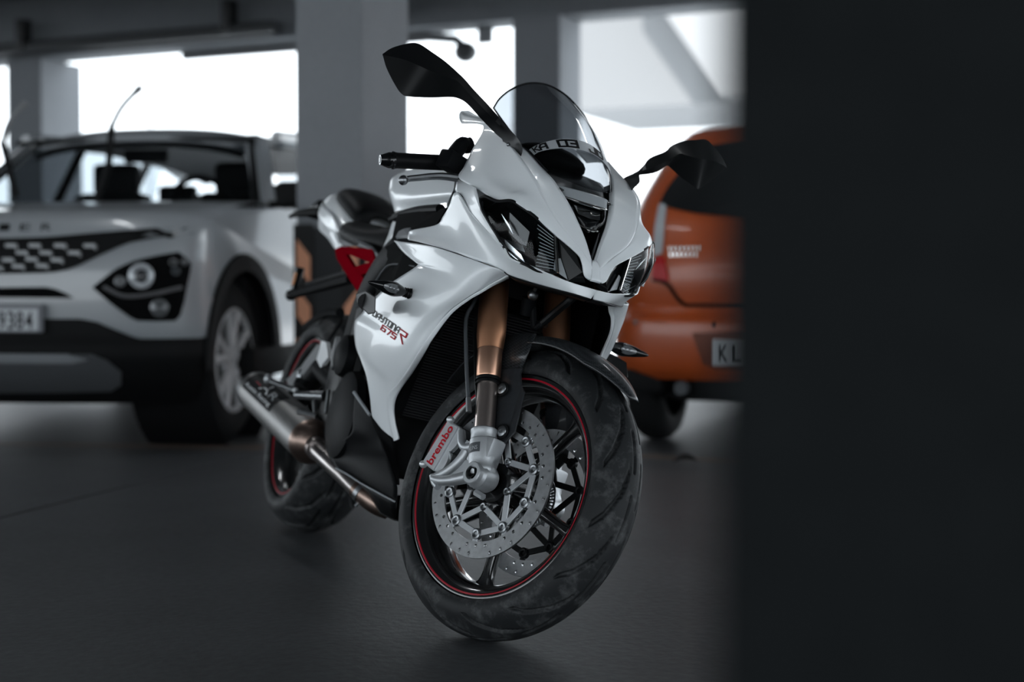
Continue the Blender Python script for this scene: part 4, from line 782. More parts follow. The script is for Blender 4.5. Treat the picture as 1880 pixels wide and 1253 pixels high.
# ---- mirrors
def mirror(s):
    t, r, b = G['mir_t'], G['mir_r'], G['mir_b']; n = len(t); m_ = part('mirror', BIKE); rings = []
    for i in range(n):
        hgt = np.linalg.norm(t[i]-b[i]); fwd_ = .028*np.interp(i, [0, 1, 2, 5, 7, 10, 13, 14], [.05, .5, 1, .9, .5, .45, .5, .2]); bk_ = .5*fwd_
        rf = r[i]+np.array([fwd_, 0, 0]); c_ = (t[i]+b[i])/2
        rb = c_+np.array([-bk_, 0, 0])
        rings.append([t[i], t[i]*.5+rf*.5, rf, rf*.5+b[i]*.5, b[i], b[i]*.6+rb*.4+[-bk_*.6, 0, 0], rb, rb*.4+t[i]*.6+[-bk_*.6, 0, 0]])
    g = cr(np.array(rings), 57, 0); mb = MB(); mb.grid(MIR(g, s), False, True); k0 = 0
    mb.f.append(tuple(range(8))[::-1]); mb.f.append(tuple(range(56*8, 57*8)))
    o = fix_normals(mb.build('mirror_housing', BLK, m_, ang=28))
    gl = []; 
    for i in range(2, 6): gl.append([t[i]*.8+b[i]*.2+[-.5*.028-.008, 0, 0], t[i]*.2+b[i]*.8+[-.5*.028-.008, 0, 0]])
    fix_normals(MB().grid(MIR(np.array(gl), s)).build('mirror_glass', CHROME, m_, solid=.003))
    q = MIR(G['mir_t'][12]*.5+G['mir_b'][12]*.5, s)
    fix_normals(MB().sphere(q+np.array([.01, s*.012, -.002]), (.004, .004, .004), 10).build('mirror_screw', STEEL, m_))
both(mirror)
# ---- turn signals
def signal(s):
    m_ = part('turn_signal', BIKE); a, b = [MIR(q, s) for q in G['ind']]; d = (b-a)/np.linalg.norm(b-a); L = np.linalg.norm(b-a)
    mb = MB(); prof = [(-.004, .001), (-.004, .0125), (.002, .0125), (.004, .0085), (.007, .0115), (.010, .0085), (.013, .011), (.016, .008), (.019, .0105), (.024, .0085)]
    fix_normals(MB().lathe(prof, a, d, 18).build('signal_stalk', BLK, m_))
    u = np.cross(d, [0, 0, 1.]); u /= np.linalg.norm(u); w = np.cross(u, d); rg = []
    for t, ww, hh in ((.022, .010, .009), (.032, .013, .0125), (.045, .016, .0155), (.058, .015, .0145), (.074, .0125, .012), (.090, .0085, .008), (L-.006, .0045, .0045), (L, .001, .001)):
        rg.append([a+d*t+u*ww*math.cos(q)+w*hh*math.sin(q) for q in np.linspace(0, 2*PI, 14, endpoint=False)])
    g = cr(np.array(rg), 24); fix_normals(MB().grid(g, False, True).build('signal_body', BLKG, m_, ang=60))
    # lens window on the front
    fr_ = np.array([1.0, 0, 0]); ln = []
    for t, hh in ((.034, .005), (.045, .009), (.056, .0095), (.066, .007), (.075, .003)):
        ww = np.interp(t, [.032, .045, .058, .074, .090], [.013, .016, .015, .0125, .0085])
        ln.append([a+d*t+fr_*math.sqrt(max(0, 1-(z/.016)**2))*(ww+.0008)+w*z for z in np.linspace(-hh, hh, 5)])
    fix_normals(MB().grid(cr(np.array(ln), 12)).build('signal_lens', mat('smoked_lens', (.10, .105, .11), .15, 0, .8), m_))
    for t in (.042, .051, .060):
        fix_normals(MB().sphere(a+d*t+fr_*.0155, (.003, .0038, .004), 8).build('signal_led', STEEL, m_))
both(signal)
# ---- controls (turn with the fork)
def ctl(name, m, mb, **k):
    o = mb.build(name, m, BIKE, **k); o.matrix_local = SM; return fix_normals(o)
for s in (-1, 1):
    gp = G['grip']*np.array([1, -s, 1]); d = (gp[1]-gp[0]); L = np.linalg.norm(d); d /= L; L2 = np.linalg.norm(gp[2]-gp[1])
    ctl('handlebar_grip', LEATHER, MB().lathe([(-.004, .012), (-.004, .021), (.002, .0215), (.006, .020), (.008, .0165), (L-.006, .0165), (L-.002, .0175), (L+.002, .0175)], gp[0], d, 28))
    ctl('bar_end', BLKG, MB().lathe([(0, .012), (0, .0185), (.004, .019), (.006, .0165), (.012, .0168), (L2-.004, .0115), (L2, .0105), (L2, .0075), (L2-.003, .007), (L2-.003, .001)], gp[1], d, 24))
    ctl('bar_end_cap', STEEL, MB().lathe([(L2-.002, .0008), (L2-.002, .0055), (L2+.0008, .005), (L2+.0008, .0008)], gp[1], d, 16))
    ctl('handlebar', BLK, MB().tube([gp[0]+d*.01, gp[0]-d*.14], .011, 14))
    lv = cr(G['lever']*np.array([1, -s, 1]), 30); rad = np.linspace(.0062, .0085, 30)
    m_ = MB().tube(lv, rad, 10); m_.sphere(lv[0], .0105, 14); ctl('brake_lever' if s < 0 else 'clutch_lever', STEEL if s < 0 else BLK, m_)
    ms_ = G['master']*np.array([1, -s, 1]); q = MB(); q.tube(cr(np.array([ms_[0], ms_[0]*.5+ms_[1]*.5+[0, 0, .012], ms_[1], ms_[3]]), 14), .017, 12); q.cyl(ms_[2]-d*.01, ms_[2]+d*.012, .026, .024, 20); q.box(ms_[2]+np.array([.02, -s*-.03, .0]), (.02, .03, .02), None, .006)
    ctl('switch_housing', BLKM, q)
tri_ = MB(); tri_.box((1.165, 0, .765), (.035, .13, .016), np.array([[.92, 0, .39], [0, 1, 0], [-.39, 0, .92]]), .012); ctl('lower_triple_clamp', BLK, tri_)
tri_ = MB(); tri_.box((1.085, 0, .925), (.035, .13, .014), np.array([[.92, 0, .39], [0, 1, 0], [-.39, 0, .92]]), .01); ctl('upper_triple_clamp', BLK, tri_)
for s in (-1, 1):
    ctl('clamp_tube', GOLD, MB().cyl(fat(.75)*np.array([1, -s, 1]), fat(.94)*np.array([1, -s, 1]), .026, n=24))
# cables and horn under the nose
k_ = G['key']
q = MB(); q.sphere(k_[0], (.010, .012, .012), 14); q.cyl(k_[0]+[-.004, 0, 0], k_[1], .004, n=8); fix_normals(q.build('cable_joint', STEEL, BIKE))
q = MB(); q.cyl(k_[0]+[-.012, 0, -.006], k_[2], .016, .014, 14); fix_normals(q.build('rubber_boot', BLKM, BIKE))
q = MB(); q.tube(cr(np.array([k_[3], k_[4], k_[5], k_[5]+[-.02, .02, .02]]), 20), .0085, 10); fix_normals(q.build('main_cable', BLK, BIKE))
q = MB(); q.tube(cr(np.array([k_[3]+[-.02, -.02, .03], k_[3]+[-.01, -.01, -.01], k_[3], k_[3]+[-.03, .02, .0]]), 20), .007, 10); fix_normals(q.build('side_cable', BLKM, BIKE))
q = MB(); q.lathe([(0, .001), (0, .040), (.012, .043), (.018, .036), (.02, .02), (.024, .001)], (1.17, .10, .60), (.9, .25, 0), 24); fix_normals(q.build('horn', BLK, BIKE))
q = MB(); q.box((1.10, .0, .74), (.06, .07, .05), None, .02); fix_normals(q.build('steering_head', BLK, BIKE))
q = MB(); q.box((1.22, 0, .82), (.15, .11, .05), None, .03); fix_normals(q.build('airbox', PITCHB, BIKE))
ip = np.array([[[1.04+.05*t, y, .50+.30*t] for y in np.linspace(-.165, .165, 7)] for t in np.linspace(0, 1, 5)]); fix_normals(MB().grid(ip).build('inner_panel', PITCHB, BIKE, solid=.003))
q = MB(); q.box((.82, 0, .80), (.26, .12, .055), None, .02); fix_normals(q.build('airbox_cover', PITCHB, BIKE))
# ---- radiator, engine, frame
rd = part('radiator', BIKE); r0 = np.array([1.145, 0, .66]); r1 = np.array([1.015, 0, .395]); dn = (r1-r0); LR = np.linalg.norm(dn); dn /= LR; fwr = np.array([-dn[2], 0, dn[0]])
if fwr[0] < 0: fwr = -fwr
q = MB(); q.box((r0+r1)/2-fwr*.022, (.016, .150, LR/2), np.stack([fwr, [0, 1, 0], -dn], 1), .004); fix_normals(q.build('radiator_core', PITCHB, rd))
q = MB()
for i in range(44):
    c_ = r0+dn*LR*(i+.5)/44; q.box(c_, (.006, .140, .0009), np.stack([fwr, [0, 1, 0], -dn], 1))
o = q.build('cooling_fins', mat('fin_alloy', (.14, .145, .15), .3, .8), rd, smooth=False); o['kind'] = 'stuff'
for s in (-1, 1):
    q = MB(); q.box((r0+r1)/2+np.array([0, s*.146, 0]), (.016, .012, LR/2), np.stack([fwr, [0, 1, 0], -dn], 1), .006); fix_normals(q.build('radiator_tank', BLK, rd))
eg = MB(); eg.box((.78, 0, .37), (.15, .12, .12), None, .04); eg.box((.86, 0, .56), (.12, .145, .12), Rx(0), .03); fix_normals(eg.build('engine_block', BLK, BIKE))
for s in (-1, 1):
    q = MB(); q.lathe([(0, .11), (.02, .105), (.03, .08), (.034, .001)], (.70, s*.15, .36), (0, s, 0), 32); fix_normals(q.build('clutch_cover' if s < 0 else 'alternator_cover', BLKM, BIKE))
    # twin spar frame
    sp = G['spar']*np.array([1, -s, 1]); q = MB(); q.prism(sp[[0, 1, 2, 3, 4, 5]], [0, -s*.03, 0], .003); fix_normals(q.build('frame_trim', PITCHB, BIKE, smooth=False))
    fr = cr(np.array([[1.10, s*.06, .82], [1.0, s*.13, .80], [.8, s*.155, .77], [.62, s*.15, .68], [.52, s*.135, .55], [.50, s*.12, .40]]), 24)
    rg = []
    for i, p_ in enumerate(fr):
        t_ = np.gradient(fr, axis=0)[i]; t_ /= np.linalg.norm(t_); b_ = np.array([0, 1., 0]); u_ = np.cross(t_, b_); u_ /= np.linalg.norm(u_)
        rg.append([p_+u_*.045*math.cos(a)+b_*.018*math.sin(a) for a in np.linspace(0, 2*PI, 12, endpoint=False)])
    fix_normals(MB().grid(np.array(rg), False, True).build('frame_spar', BLKM, BIKE, ang=50))
    o = poly_panel('tail_fin', G['strip'], WHITE, s, .005, bev=.001)
    q = MB(); q.tube(MIR(cr(np.array([[.63, -.142, .850], [.76, -.150, .856], [.9, -.160, .856], [1.06, -.168, .850]]), 16), s), [.006]*2+[.011]*14, 10); fix_normals(q.build('tank_trim', BLKM, BIKE))
    poly_panel('vent_panel', G['vent'], PITCHB, s, .004)
    q = MB(); q.tube(MIR(cr(G['vent_edge_highlight'], 20), s), .0022, 8); q.build('vent_edge_highlight', GREYP, BIKE)  # lighter tube in place of the highlight along the vent edge
for s in (-1, 1):
    q = MB(); q.box((1.01, s*.168, .71), (.238, .003, .14), None, .001); fix_normals(q.build('inner_wall', PITCHB, BIKE))
for s in (-1, 1): poly_panel('air_duct', G['duct'], GREYP, s, .02, bev=.004)
# ---- tank
TK = np.array([[[.44, 0, .985], [.47, 0, .998], [.8, 0, 1.012], [1.06, 0, 1.0]],
 [[.44, -.04, .985], [.487, -.105, .984], [.8, -.125, .982], [1.07, -.14, .95]],
 [[.455, -.05, .945], [.533, -.134, .936], [.8, -.155, .907], [1.12, -.170, .888]],
 [[.50, -.05, .875], [.615, -.131, .872], [.758, -.142, .871], [1.06, -.155, .868]]])
for_t = []
q = MB()
for s in (-1, 1): q.grid(MIR(surf(TK, 30, 40), s))
fix_normals(q.build('fuel_tank', WHITE, BIKE, ang=60))
# ---- seats and tail
def sections(rows, n=40, m=22, p=2.6):
    """rows: x, half width, z top centre, z edge bottom"""
    R_ = cr(np.array(rows, float), n); g = []
    for x, hw, zt, zb in R_:
        a = np.linspace(-PI/2*1.25, PI/2*1.25, m)
        g.append([[x, hw*np.sign(math.sin(t))*abs(math.sin(t))**(2/p), zb+(zt-zb)*(np.sign(math.cos(t))*abs(math.cos(t))**(2/p))] for t in a])
    return np.array(g)
q = MB().grid(sections([(.075, .02, .868, .862), (.085, .09, .885, .855), (.12, .122, .888, .845), (.25, .130, .868, .825), (.38, .12, .862, .81), (.50, .10, .875, .80), (.58, .07, .90, .80)])); fix_normals(q.build('rider_seat', LEATHER, BIKE, ang=70))
q = MB().grid(sections([(-.235, .02, .99, .985), (-.225, .05, 1.002, .98), (-.18, .075, 1.008, .968), (-.08, .088, .995, .945), (.02, .085, .965, .915), (.075, .07, .935, .895), (.085, .03, .915, .89)])); fix_normals(q.build('pillion_seat', LEATHER, BIKE, ang=70))
q = MB().grid(sections([(-.40, .02, .985, .965), (-.37, .05, 1.0, .945), (-.28, .085, 1.0, .92), (-.18, .105, .985, .90), (-.05, .112, .95, .87), (.06, .112, .90, .83), (.12, .09, .86, .80)])); fix_normals(q.build('tail_cowl', WHITE, BIKE, ang=70))
for s in (-1, 1):
    ts = np.array([[[-.36, -.05, .975], [-.26, -.09, .955], [-.16, -.112, .93], [-.03, -.118, .90], [.06, -.120, .868]], [[-.33, -.06, .945], [-.25, -.095, .925], [-.17, -.115, .900], [-.02, -.116, .86], [.10, -.112, .835]], [[-.28, -.05, .925], [-.22, -.09, .905], [-.14, -.108, .875], [-.02, -.106, .83], [.11, -.10, .797]]])
    fix_normals(MB().grid(MIR(surf(ts, 14, 30), s)).build('tail_side', WHITE, BIKE, solid=.003))
    poly_panel('seat_side_cover', G['seatcover'], GREYP, s, .004, bev=.0015)
    # subframe casting: outline with two windows, built as bars between the corner points
    R_ = G['redframe']; H1, H2 = G['redhole1'], G['redhole2']
    q = MB(); P = lambda pts: MIR(np.array(pts), s)
    def pl(pts): q.prism(P(pts), [0, -s*-.0+ -s*.012, 0], .0015)
    pl([R_[0], R_[1], H1[0], H1[4], H2[0], H2[3], R_[7], R_[8], R_[9], R_[10]])
    pl([R_[1], R_[2], R_[3], H1[2], H1[1], H1[0]])
    pl([R_[3], R_[4], R_[5], R_[6], H2[1], H1[2]])
    pl([H1[2], H2[1], H2[0], H1[4]])
    fix_normals(q.build('subframe', RED, BIKE, smooth=False))
q = MB(); q.box((-.44, 0, .948), (.07, .075, .016), np.array([[.98, 0, -.17], [0, 1, 0], [.17, 0, .98]]), .01); fix_normals(q.build('tail_lamp', BLKG, BIKE))
q = MB(); q.tube(cr(np.array([[-.30, -.08, .93], [-.40, -.12, .915], [-.46, -.13, .905]]), 8), np.linspace(.016, .006, 8), 8); fix_normals(q.build('grab_rail', BLK, BIKE))
# number plate hanger with its signal
H = G['hanger']; q = MB(); q.tube(cr(H[:4], 16), np.linspace(.016, .013, 16), 8); fix_normals(q.build('plate_hanger', BLKM, BIKE))
q = MB(); q.tube(cr(H[:3]+np.array([0, .0, .022]), 12), .007, 8); fix_normals(q.build('hanger_brace', BLK, BIKE))
q = MB(); q.box((H[4]+H[5])/2, (.012, .012, np.linalg.norm(H[5]-H[4])/2), None, .004); q.sphere(H[3], .018, 12); fix_normals(q.build('rear_signal', BLKG, BIKE))
q = MB(); q.box((H[5]*.45+H[4]*.55)+np.array([.01, -.013, 0]), (.006, .003, .02), None, .002); fix_normals(q.build('rear_reflector', mat('amber_reflector', (.55, .20, .06), .3), BIKE))
# ---- swingarm and rear end
for s in (-1, 1):
    poly_panel('swingarm', G['swing'], mat('swingarm_grey', (.085, .09, .095), .4, .5), s, .03, bev=.003)
    q = MB(); q.tube([[.50, s*.11, .41], [.25, s*.115, .46], [.0, s*.115, .315]], [.035, .03, .03], 12); fix_normals(q.build('swingarm_beam', BLKM, BIKE))
    q = MB(); q.lathe([(0, .026), (s*.018, .024), (s*.02, .001)], (0, s*.128, RR), (0, 1, 0), 6); fix_normals(q.build('axle_nut', BLK, BIKE, smooth=False))
poly_panel('heel_bracket', G['whitebr'], mat('bright_alloy', (.75, .77, .79), .3, .3), -1, .012, bev=.002)
poly_panel('engine_side_cover', G['cover1'], mat('cover_grey', (.022, .024, .027), .35), -1, .02, bev=.004)
poly_panel('heel_guard', G['cover2'], mat('guard_grey', (.05, .055, .06), .35), -1, .008, bev=.003)
q = MB(); q.tube(cr(G['hug'], 10), .014, 8); fix_normals(q.build('rear_hugger', BLKM, BIKE))
Lg = G['lug']; q = MB(); q.cyl(Lg[0], Lg[1], .011, .014, 12); fix_normals(q.build('foot_peg', STEEL, BIKE))
q = MB(); q.tube([Lg[2], Lg[0]*.4+Lg[2]*.6], .02, 12); fix_normals(q.build('peg_boss', BLK, BIKE))
for a_, b_, r_ in ((3, 4, .005), (5, 6, .008), (7, 8, .006)):
    q = MB(); q.cyl(Lg[a_], Lg[b_], r_, n=10); fix_normals(q.build('shift_linkage' if r_ < .008 else 'brake_pedal', STEEL, BIKE))
q = MB(); q.sphere(Lg[2]+np.array([.0, -.012, .012]), (.014, .006, .018), 12); fix_normals(q.build('peg_bolt', STEEL, BIKE))
q = MB(); q.box((.50, -.14, .42), (.06, .012, .13), None, .01); q.box((.62, -.14, .52), (.05, .02, .12), None, .02); fix_normals(q.build('foot_peg_bracket', BLK, BIKE))
q = MB(); q.lathe([(0, .055), (.02, .05), (.03, .03), (.032, .001)], (.62, -.16, .50), (0, -1, 0), 28); fix_normals(q.build('water_pump', BLKM, BIKE))
# ---- exhaust
ex = part('exhaust', BIKE); s0, s1 = G['sil']; d = (s1-s0); L = np.linalg.norm(d); d /= L
RS_ = .0545
MBx = MB().lathe([(.012, RS_-.004), (.016, RS_), (L-.02, RS_+.002), (L-.008, RS_+.002)], s0, d, 40); fix_normals(MBx.build('silencer_can', TITAN, ex))
fix_normals(MB().lathe([(.06, .02), (.01, .026), (-.004, .032), (-.006, RS_-.012), (0, RS_-.002), (.010, RS_+.002), (.016, RS_+.0015)], s0, d, 40).build('silencer_end_cap', STEEL, ex))
fix_normals(MB().lathe([(L-.010, RS_+.003), (L+.004, RS_+.003), (L+.02, RS_-.006), (L+.035, RS_-.02), (L+.04, .028)], s0, d, 40).build('silencer_inlet_cone', BRONZE, ex))
pp = cr(G['sil_pipe'], 40); fix_normals(MB().tube(pp[:28], .0235, 18).build('link_pipe', PIPEM, ex)); fix_normals(MB().tube(pp[24:], .0255, 18).build('collector_pipe', BRONZE, ex))
q = MB(); q.tube([pp[0]-d*.01, pp[4]], .029, 18); fix_normals(q.build('pipe_sleeve', PIPEM, ex))
cc = pp[26]; t_ = pp[27]-pp[25]; t_ /= np.linalg.norm(t_); q = MB().lathe([(-.006, .024), (-.006, .0275), (.006, .0275), (.006, .024)], cc, t_, 24); q.cyl(cc+np.array([0, -.01, -.035]), cc+np.array([0, .0, -.02]), .005, n=8); fix_normals(q.build('pipe_clamp', STEEL, ex))
# maker panel wrapped on the can
nref = CAM@RL if False else None
def can_pt(a, t, r): 
    u_ = np.cross(d, [0, 0, 1.]); u_ /= np.linalg.norm(u_); w_ = np.cross(u_, d)
    return s0+d*t+r*(math.cos(a)*u_+math.sin(a)*w_)
def can_angle(p_):
    u_ = np.cross(d, [0, 0, 1.]); u_ /= np.linalg.norm(u_); w_ = np.cross(u_, d); q_ = p_-s0; return math.atan2(q_@w_, q_@u_)
AC = can_angle(G['sil_lab'].mean(0)); T0, T1 = .035, .30; AH = .62
g = np.array([[can_pt(a, t, RS_+.0022) for a in np.linspace(AC-AH, AC+AH, 16)] for t in np.linspace(T0, T1, 6)]); fix_normals(MB().grid(g).build('silencer_label', INK, ex))
def on_label(u, v): return can_pt(AC+v*AH, T0+(T1-T0)*u, RS_+.0032)       # u along the can 0..1, v -1..1 up
WH = mat('white_lettering', (.72, .74, .76), .5)
v, f = text_verts('Austin Racing'); v = v-v.min(0); sz = v.max(0); q = MB(); q.add([on_label(.06+.86*p_[0]/sz[0], -.82+.42*p_[1]/sz[1]) for p_ in v], f); q.build('label_lettering', WH, ex)
v, f = text_verts('A'); v = v-v.min(0); sz = v.max(0); q = MB(); q.add([on_label(.40+.28*p_[0]/sz[0], -.22+.98*p_[1]/sz[1]) for p_ in v], f); q.build('label_letter', WH, ex)
v, f = text_verts('R'); v = v-v.min(0); sz = v.max(0); q = MB(); q.add([on_label(.72+.2*p_[0]/sz[0], -.22+.62*p_[1]/sz[1]) for p_ in v], f); q.build('label_letter', GREYL, ex)
q = MB(); q.add([on_label(.20, .0), on_label(.38, -.02), on_label(.38, .9)], [(0, 1, 2)]); q.build('label_emblem', STRIPE, ex)
sg = G['spring']; q = MB(); n_ = 22*10; hx = []
for i in range(n_):
    t = i/(n_-1); c_ = sg[1]+(sg[2]-sg[1])*t; a = 2*PI*22*t; hx.append(c_+.0065*(math.cos(a)*np.array([0, 1, 0])+math.sin(a)*np.array([-.3, 0, .95])))
q.tube(hx, .0014, 5); q.build('exhaust_spring', STEEL, ex); MB().sphere(sg[0], (.010, .010, .014), 12).build('spring_hook', CAST, ex); MB().sphere(sg[2], (.009, .009, .009), 12).build('spring_hook', CAST, ex)
# ---- crash bobbin
S_ = G['slider']
for s in (-1, 1):
    q = MB(); o_ = MIR(S_[:6], s); q.prism(o_, np.array([-.055, -s*.0165, .0034]), .006); q.cyl(MIR(S_[:6].mean(0)+[-.02, .006, .001], s), MIR(S_[:6].mean(0)+[-.105, .033, .007], s), .018, n=16); fix_normals(q.build('crash_bobbin', BLK, BIKE, smooth=False))
# ---- side stand
q = MB(); q.tube([[.55, .12, .24], [.60, .17, .16], [.64, .205, .062]], [.014, .012, .012], 12); q.box((.65, .213, .052), (.03, .02, .005), RL.T, .003); fix_normals(q.build('side_stand', BLK, BIKE))
# ---- model lettering on the right fairing: square strokes projected on to the panel
bv = bvh_of([P4o[-1]]); tx = G['txt']; O = tx[0]; ex_ = tx[1]-tx[0]; ey_ = tx[0]-tx[2]
DV = np.array([-.956, .288, .058]); DV /= np.linalg.norm(DV)
def decal(s_, u0, v0, u1, hgt, name, m, w=.62, gap=.26, st=.19, slant=0.0):
    v, f, wd = sq_text(s_, w, gap, st); out = []
    for p_ in v:
        u = u0+(u1-u0)*p_[0]/wd; vv = v0+hgt*p_[1]+slant*p_[0]/wd; q_ = O+ex_*u+ey_*vv
        hit = bv.ray_cast(Vector(q_-DV*.3), Vector(DV))
        out.append(np.array(hit[0])+np.array(hit[1])*.0011*(1 if hit[1][1] < 0 else -1) if hit[0] is not None else q_)
    o = MB().add(out, f).build(name, m, BIKE); o['kind'] = 'stuff' if False else 'thing'; del o['kind']; return o
decal('DAYTONA', 0.0, -.85, 1.03, .85, 'model_lettering', INK)
decal('675', .47, -1.95, 1.02, .80, 'model_number', REDL, .7, .3, .22)
decal('R', 1.06, -1.35, 1.32, 1.25, 'model_letter', REDL, .7, .3, .14)
# ------------------------------------------------------------------ parked cars
SUVP = mat('suv_white_paint', (.245, .26, .275), .32, 0, .6, .05)
ORANGE = mat('orange_paint', (.38, .066, .012), .38, 0, .35, .08, noise=.05, nscale=6)
CARBLK = mat('car_black_plastic', (.004, .0043, .0047), .6, spec=.12)
ALLOY = mat('car_alloy', (.48, .48, .49), .4, .2)
TYREC = mat('car_tyre', (.007, .0075, .008), .75, spec=.2)
SILV = mat('silver_trim', (.16, .165, .17), .35, .4)
TLAMP = mat('tail_lamp_red', (.40, .004, .008), .3, spec=.2)
PLATE = mat('plate_white', (.42, .44, .46), .5)
def car_frame(o, fx):
    fx = np.array(fx)/np.linalg.norm(fx); lf = np.cross([0, 0, 1.], fx); return emptyM(np.stack([fx, lf, [0, 0, 1.]], 1), o)
class Skin:
    """front or rear skin of a car: contour in plan, offset per height"""
    def __init__(s, contour, levels, n=36, m=24):
        c = cr(np.array(contour, float), n); lv = cr(np.array(levels, float), m)   # level: z, dx, y scale
        g = []
        for z, dx, ys in lv:
            half = np.stack([c[:, 0]+dx, c[:, 1]*ys, np.full(n, z)], 1); g.append(np.concatenate([(half*[1, -1, 1])[::-1], half[1:]]))
        s.g = np.array(g); V = s.g.reshape(-1, 3); k = s.g.shape[1]
        F = [(i*k+j, i*k+j+1, (i+1)*k+j+1, (i+1)*k+j) for i in range(m-1) for j in range(k-1)]
        s.bv = BVHTree.FromPolygons([Vector(v) for v in V], F); s.F = F
    def hit(s, y, z, sign):
        h = s.bv.ray_cast(Vector((sign*3, y, z)), Vector((-sign, 0, 0)))
        return np.array(s.bv.find_nearest(Vector((sign*.8, y, z)))[0]) if h[0] is None else np.array(h[0])
    def patch(s, poly, sign, off, side=1):
        """polygon (y, z) laid on the skin, in rings towards its middle"""
        P = np.asarray(poly, float)[:, -2:]*np.array([side, 1]); P = lin(np.concatenate([P, P[:1]]), max(24, len(P)*3))[:-1]; c = P.mean(0); rg = []
        for t in (1, .8, .6, .4, .2, .02):
            row = []
            for q in P*t+c*(1-t):
                h = s.hit(q[0], q[1], sign); h = np.array([0.5*sign, q[0], q[1]]) if h is None else h
                row.append(h+np.array([sign*off, 0, 0]))
            rg.append(row)
        rg = [np.array(rg[0])-np.array([sign*(off+.03), 0, 0])]+rg
        return MB().grid(np.array(rg), False, True)
def car_wheel(par, x, y, r, w, s, spokes, m):
    o = np.array([x, y, r]); wh = part('wheel', par)
    prof = [(-w/2+.01, r*.64), (-w/2, r*.75), (-w/2+.01, r*.90), (-w/2+.035, r*.985), (-w*.12, r), (w*.12, r), (w/2-.035, r*.985), (w/2-.01, r*.90), (w/2, r*.75), (w/2-.01, r*.64)]
    fix_normals(MB().lathe(prof, o, (0, 1, 0), 56, closed=True).build('tyre', TYREC, wh, ang=50))
    fix_normals(MB().lathe([(s*(w/2-.01), r*.655), (s*(w/2-.004), r*.63), (s*(w/2-.03), r*.60)], o, (0, 1, 0), 48).build('rim', m, wh)); fix_normals(MB().lathe([(s*(w/2-.03), r*.60), (s*(w*.0), r*.58), (-s*w/2, r*.6)], o, (0, 1, 0), 48).build('rim_barrel', CARBLK, wh))
    fix_normals(MB().lathe([(s*w*.1, r*.60), (s*w*.05, .01)], o, (0, 1, 0), 32).build('brake_drum', CARBLK, wh))
    fix_normals(MB().lathe([(s*(w/2-.05), r*.20), (s*(w/2-.02), r*.17), (s*(w/2-.012), .01)], o, (0, 1, 0), 24).build('hub_cap', m, wh))
    for k in range(spokes):
        a = 2*PI*k/spokes+.3
        for d_ in (-.17, .17):
            q = MB(); p0 = [x+r*.14*math.cos(a+d_*.4), y+s*(w/2-.03), r+r*.14*math.sin(a+d_*.4)]; p1 = [x+r*.615*math.cos(a+d_*1.5), y+s*(w/2-.022), r+r*.615*math.sin(a+d_*1.5)]
            q.tube([p0, p1], [.022, .02], 6); fix_normals(q.build('spoke', m, wh))
# ---- white SUV, front towards the camera
SUVO = thing('suv', None, 'white SUV parked nose out at the left with its wipers lifted off the windscreen', 'car', M=car_frame(G['suv_o'], G['suv_x']))
XW = .06
cont = [(.87, 0), (.868, .2), (.855, .4), (.825, .58), (.775, .74), (.70, .85), (.58, .915), (.46, .93)]
SK = Skin(cont, [(.46, -.03, .995), (.52, -.008, 1), (.62, 0, 1), (.74, 0, 1), (.84, -.012, 1), (.92, -.03, .995), (.965, -.055, .985), (1.0, -.10, .97), (1.02, -.16, .95)])
fix_normals(MB().grid(SK.g).build('front_bumper', SUVP, SUVO, ang=50))
top = SK.g[-1]; hd = []
for t in np.linspace(0, 1, 12):
    row = top.copy(); row[:, 0] = top[:, 0]*(1-t)+(-.36-.12*(top[:, 1]/.9)**2)*t; row[:, 2] = top[:, 2]+(1.115-1.02)*t+.02*math.sin(t*PI); hd.append(row)
fix_normals(MB().grid(np.array(hd)).build('bonnet', SUVP, SUVO))
for s in (-1, 1):
    R_ = .43; arch = [[XW+R_*math.cos(a), s*.93, .37+R_*math.sin(a)] for a in np.linspace(.22, PI-.1, 22)]
    out = [[.47, s*.93, .46]]+arch+[[XW-.46, s*.93, .32], [-3.4, s*.93, .32], [-3.4, s*.93, 1.08], [-.5, s*.93, 1.09], [.1, s*.905, 1.06], [.44, s*.90, 1.0], [.46, s*.93, .92]]
    q = MB(); q.prism(out, [0, -s*.03, 0]); fix_normals(q.build('side_panel', SUVP, SUVO, smooth=False))
    ri = [[XW+r_*math.cos(a), s*(.93+.012*(1 if k in (1, 2) else 0)), .37+r_*math.sin(a)] for k, r_ in enumerate((.40, .405, .475, .485)) for a in np.linspace(-.05, PI+.05, 30)]
    fix_normals(MB().grid(np.array(ri).reshape(4, 30, 3)).build('arch_cladding', CARBLK, SUVO))
    fix_normals(MB().lathe([(s*.92, .42), (s*.55, .42), (s*.55, .02)], (XW, 0, .37), (0, 1, 0), 32).build('wheel_well', CARBLK, SUVO))
    car_wheel(SUVO, XW, s*.775, .367, .225, s, 5, ALLOY); car_wheel(SUVO, XW-2.74, s*.775, .367, .225, s, 5, ALLOY)
    q = MB(); q.box((-1.5, s*.90, .35), (1.5, .045, .07), None, .02); fix_normals(q.build('sill', CARBLK, SUVO))
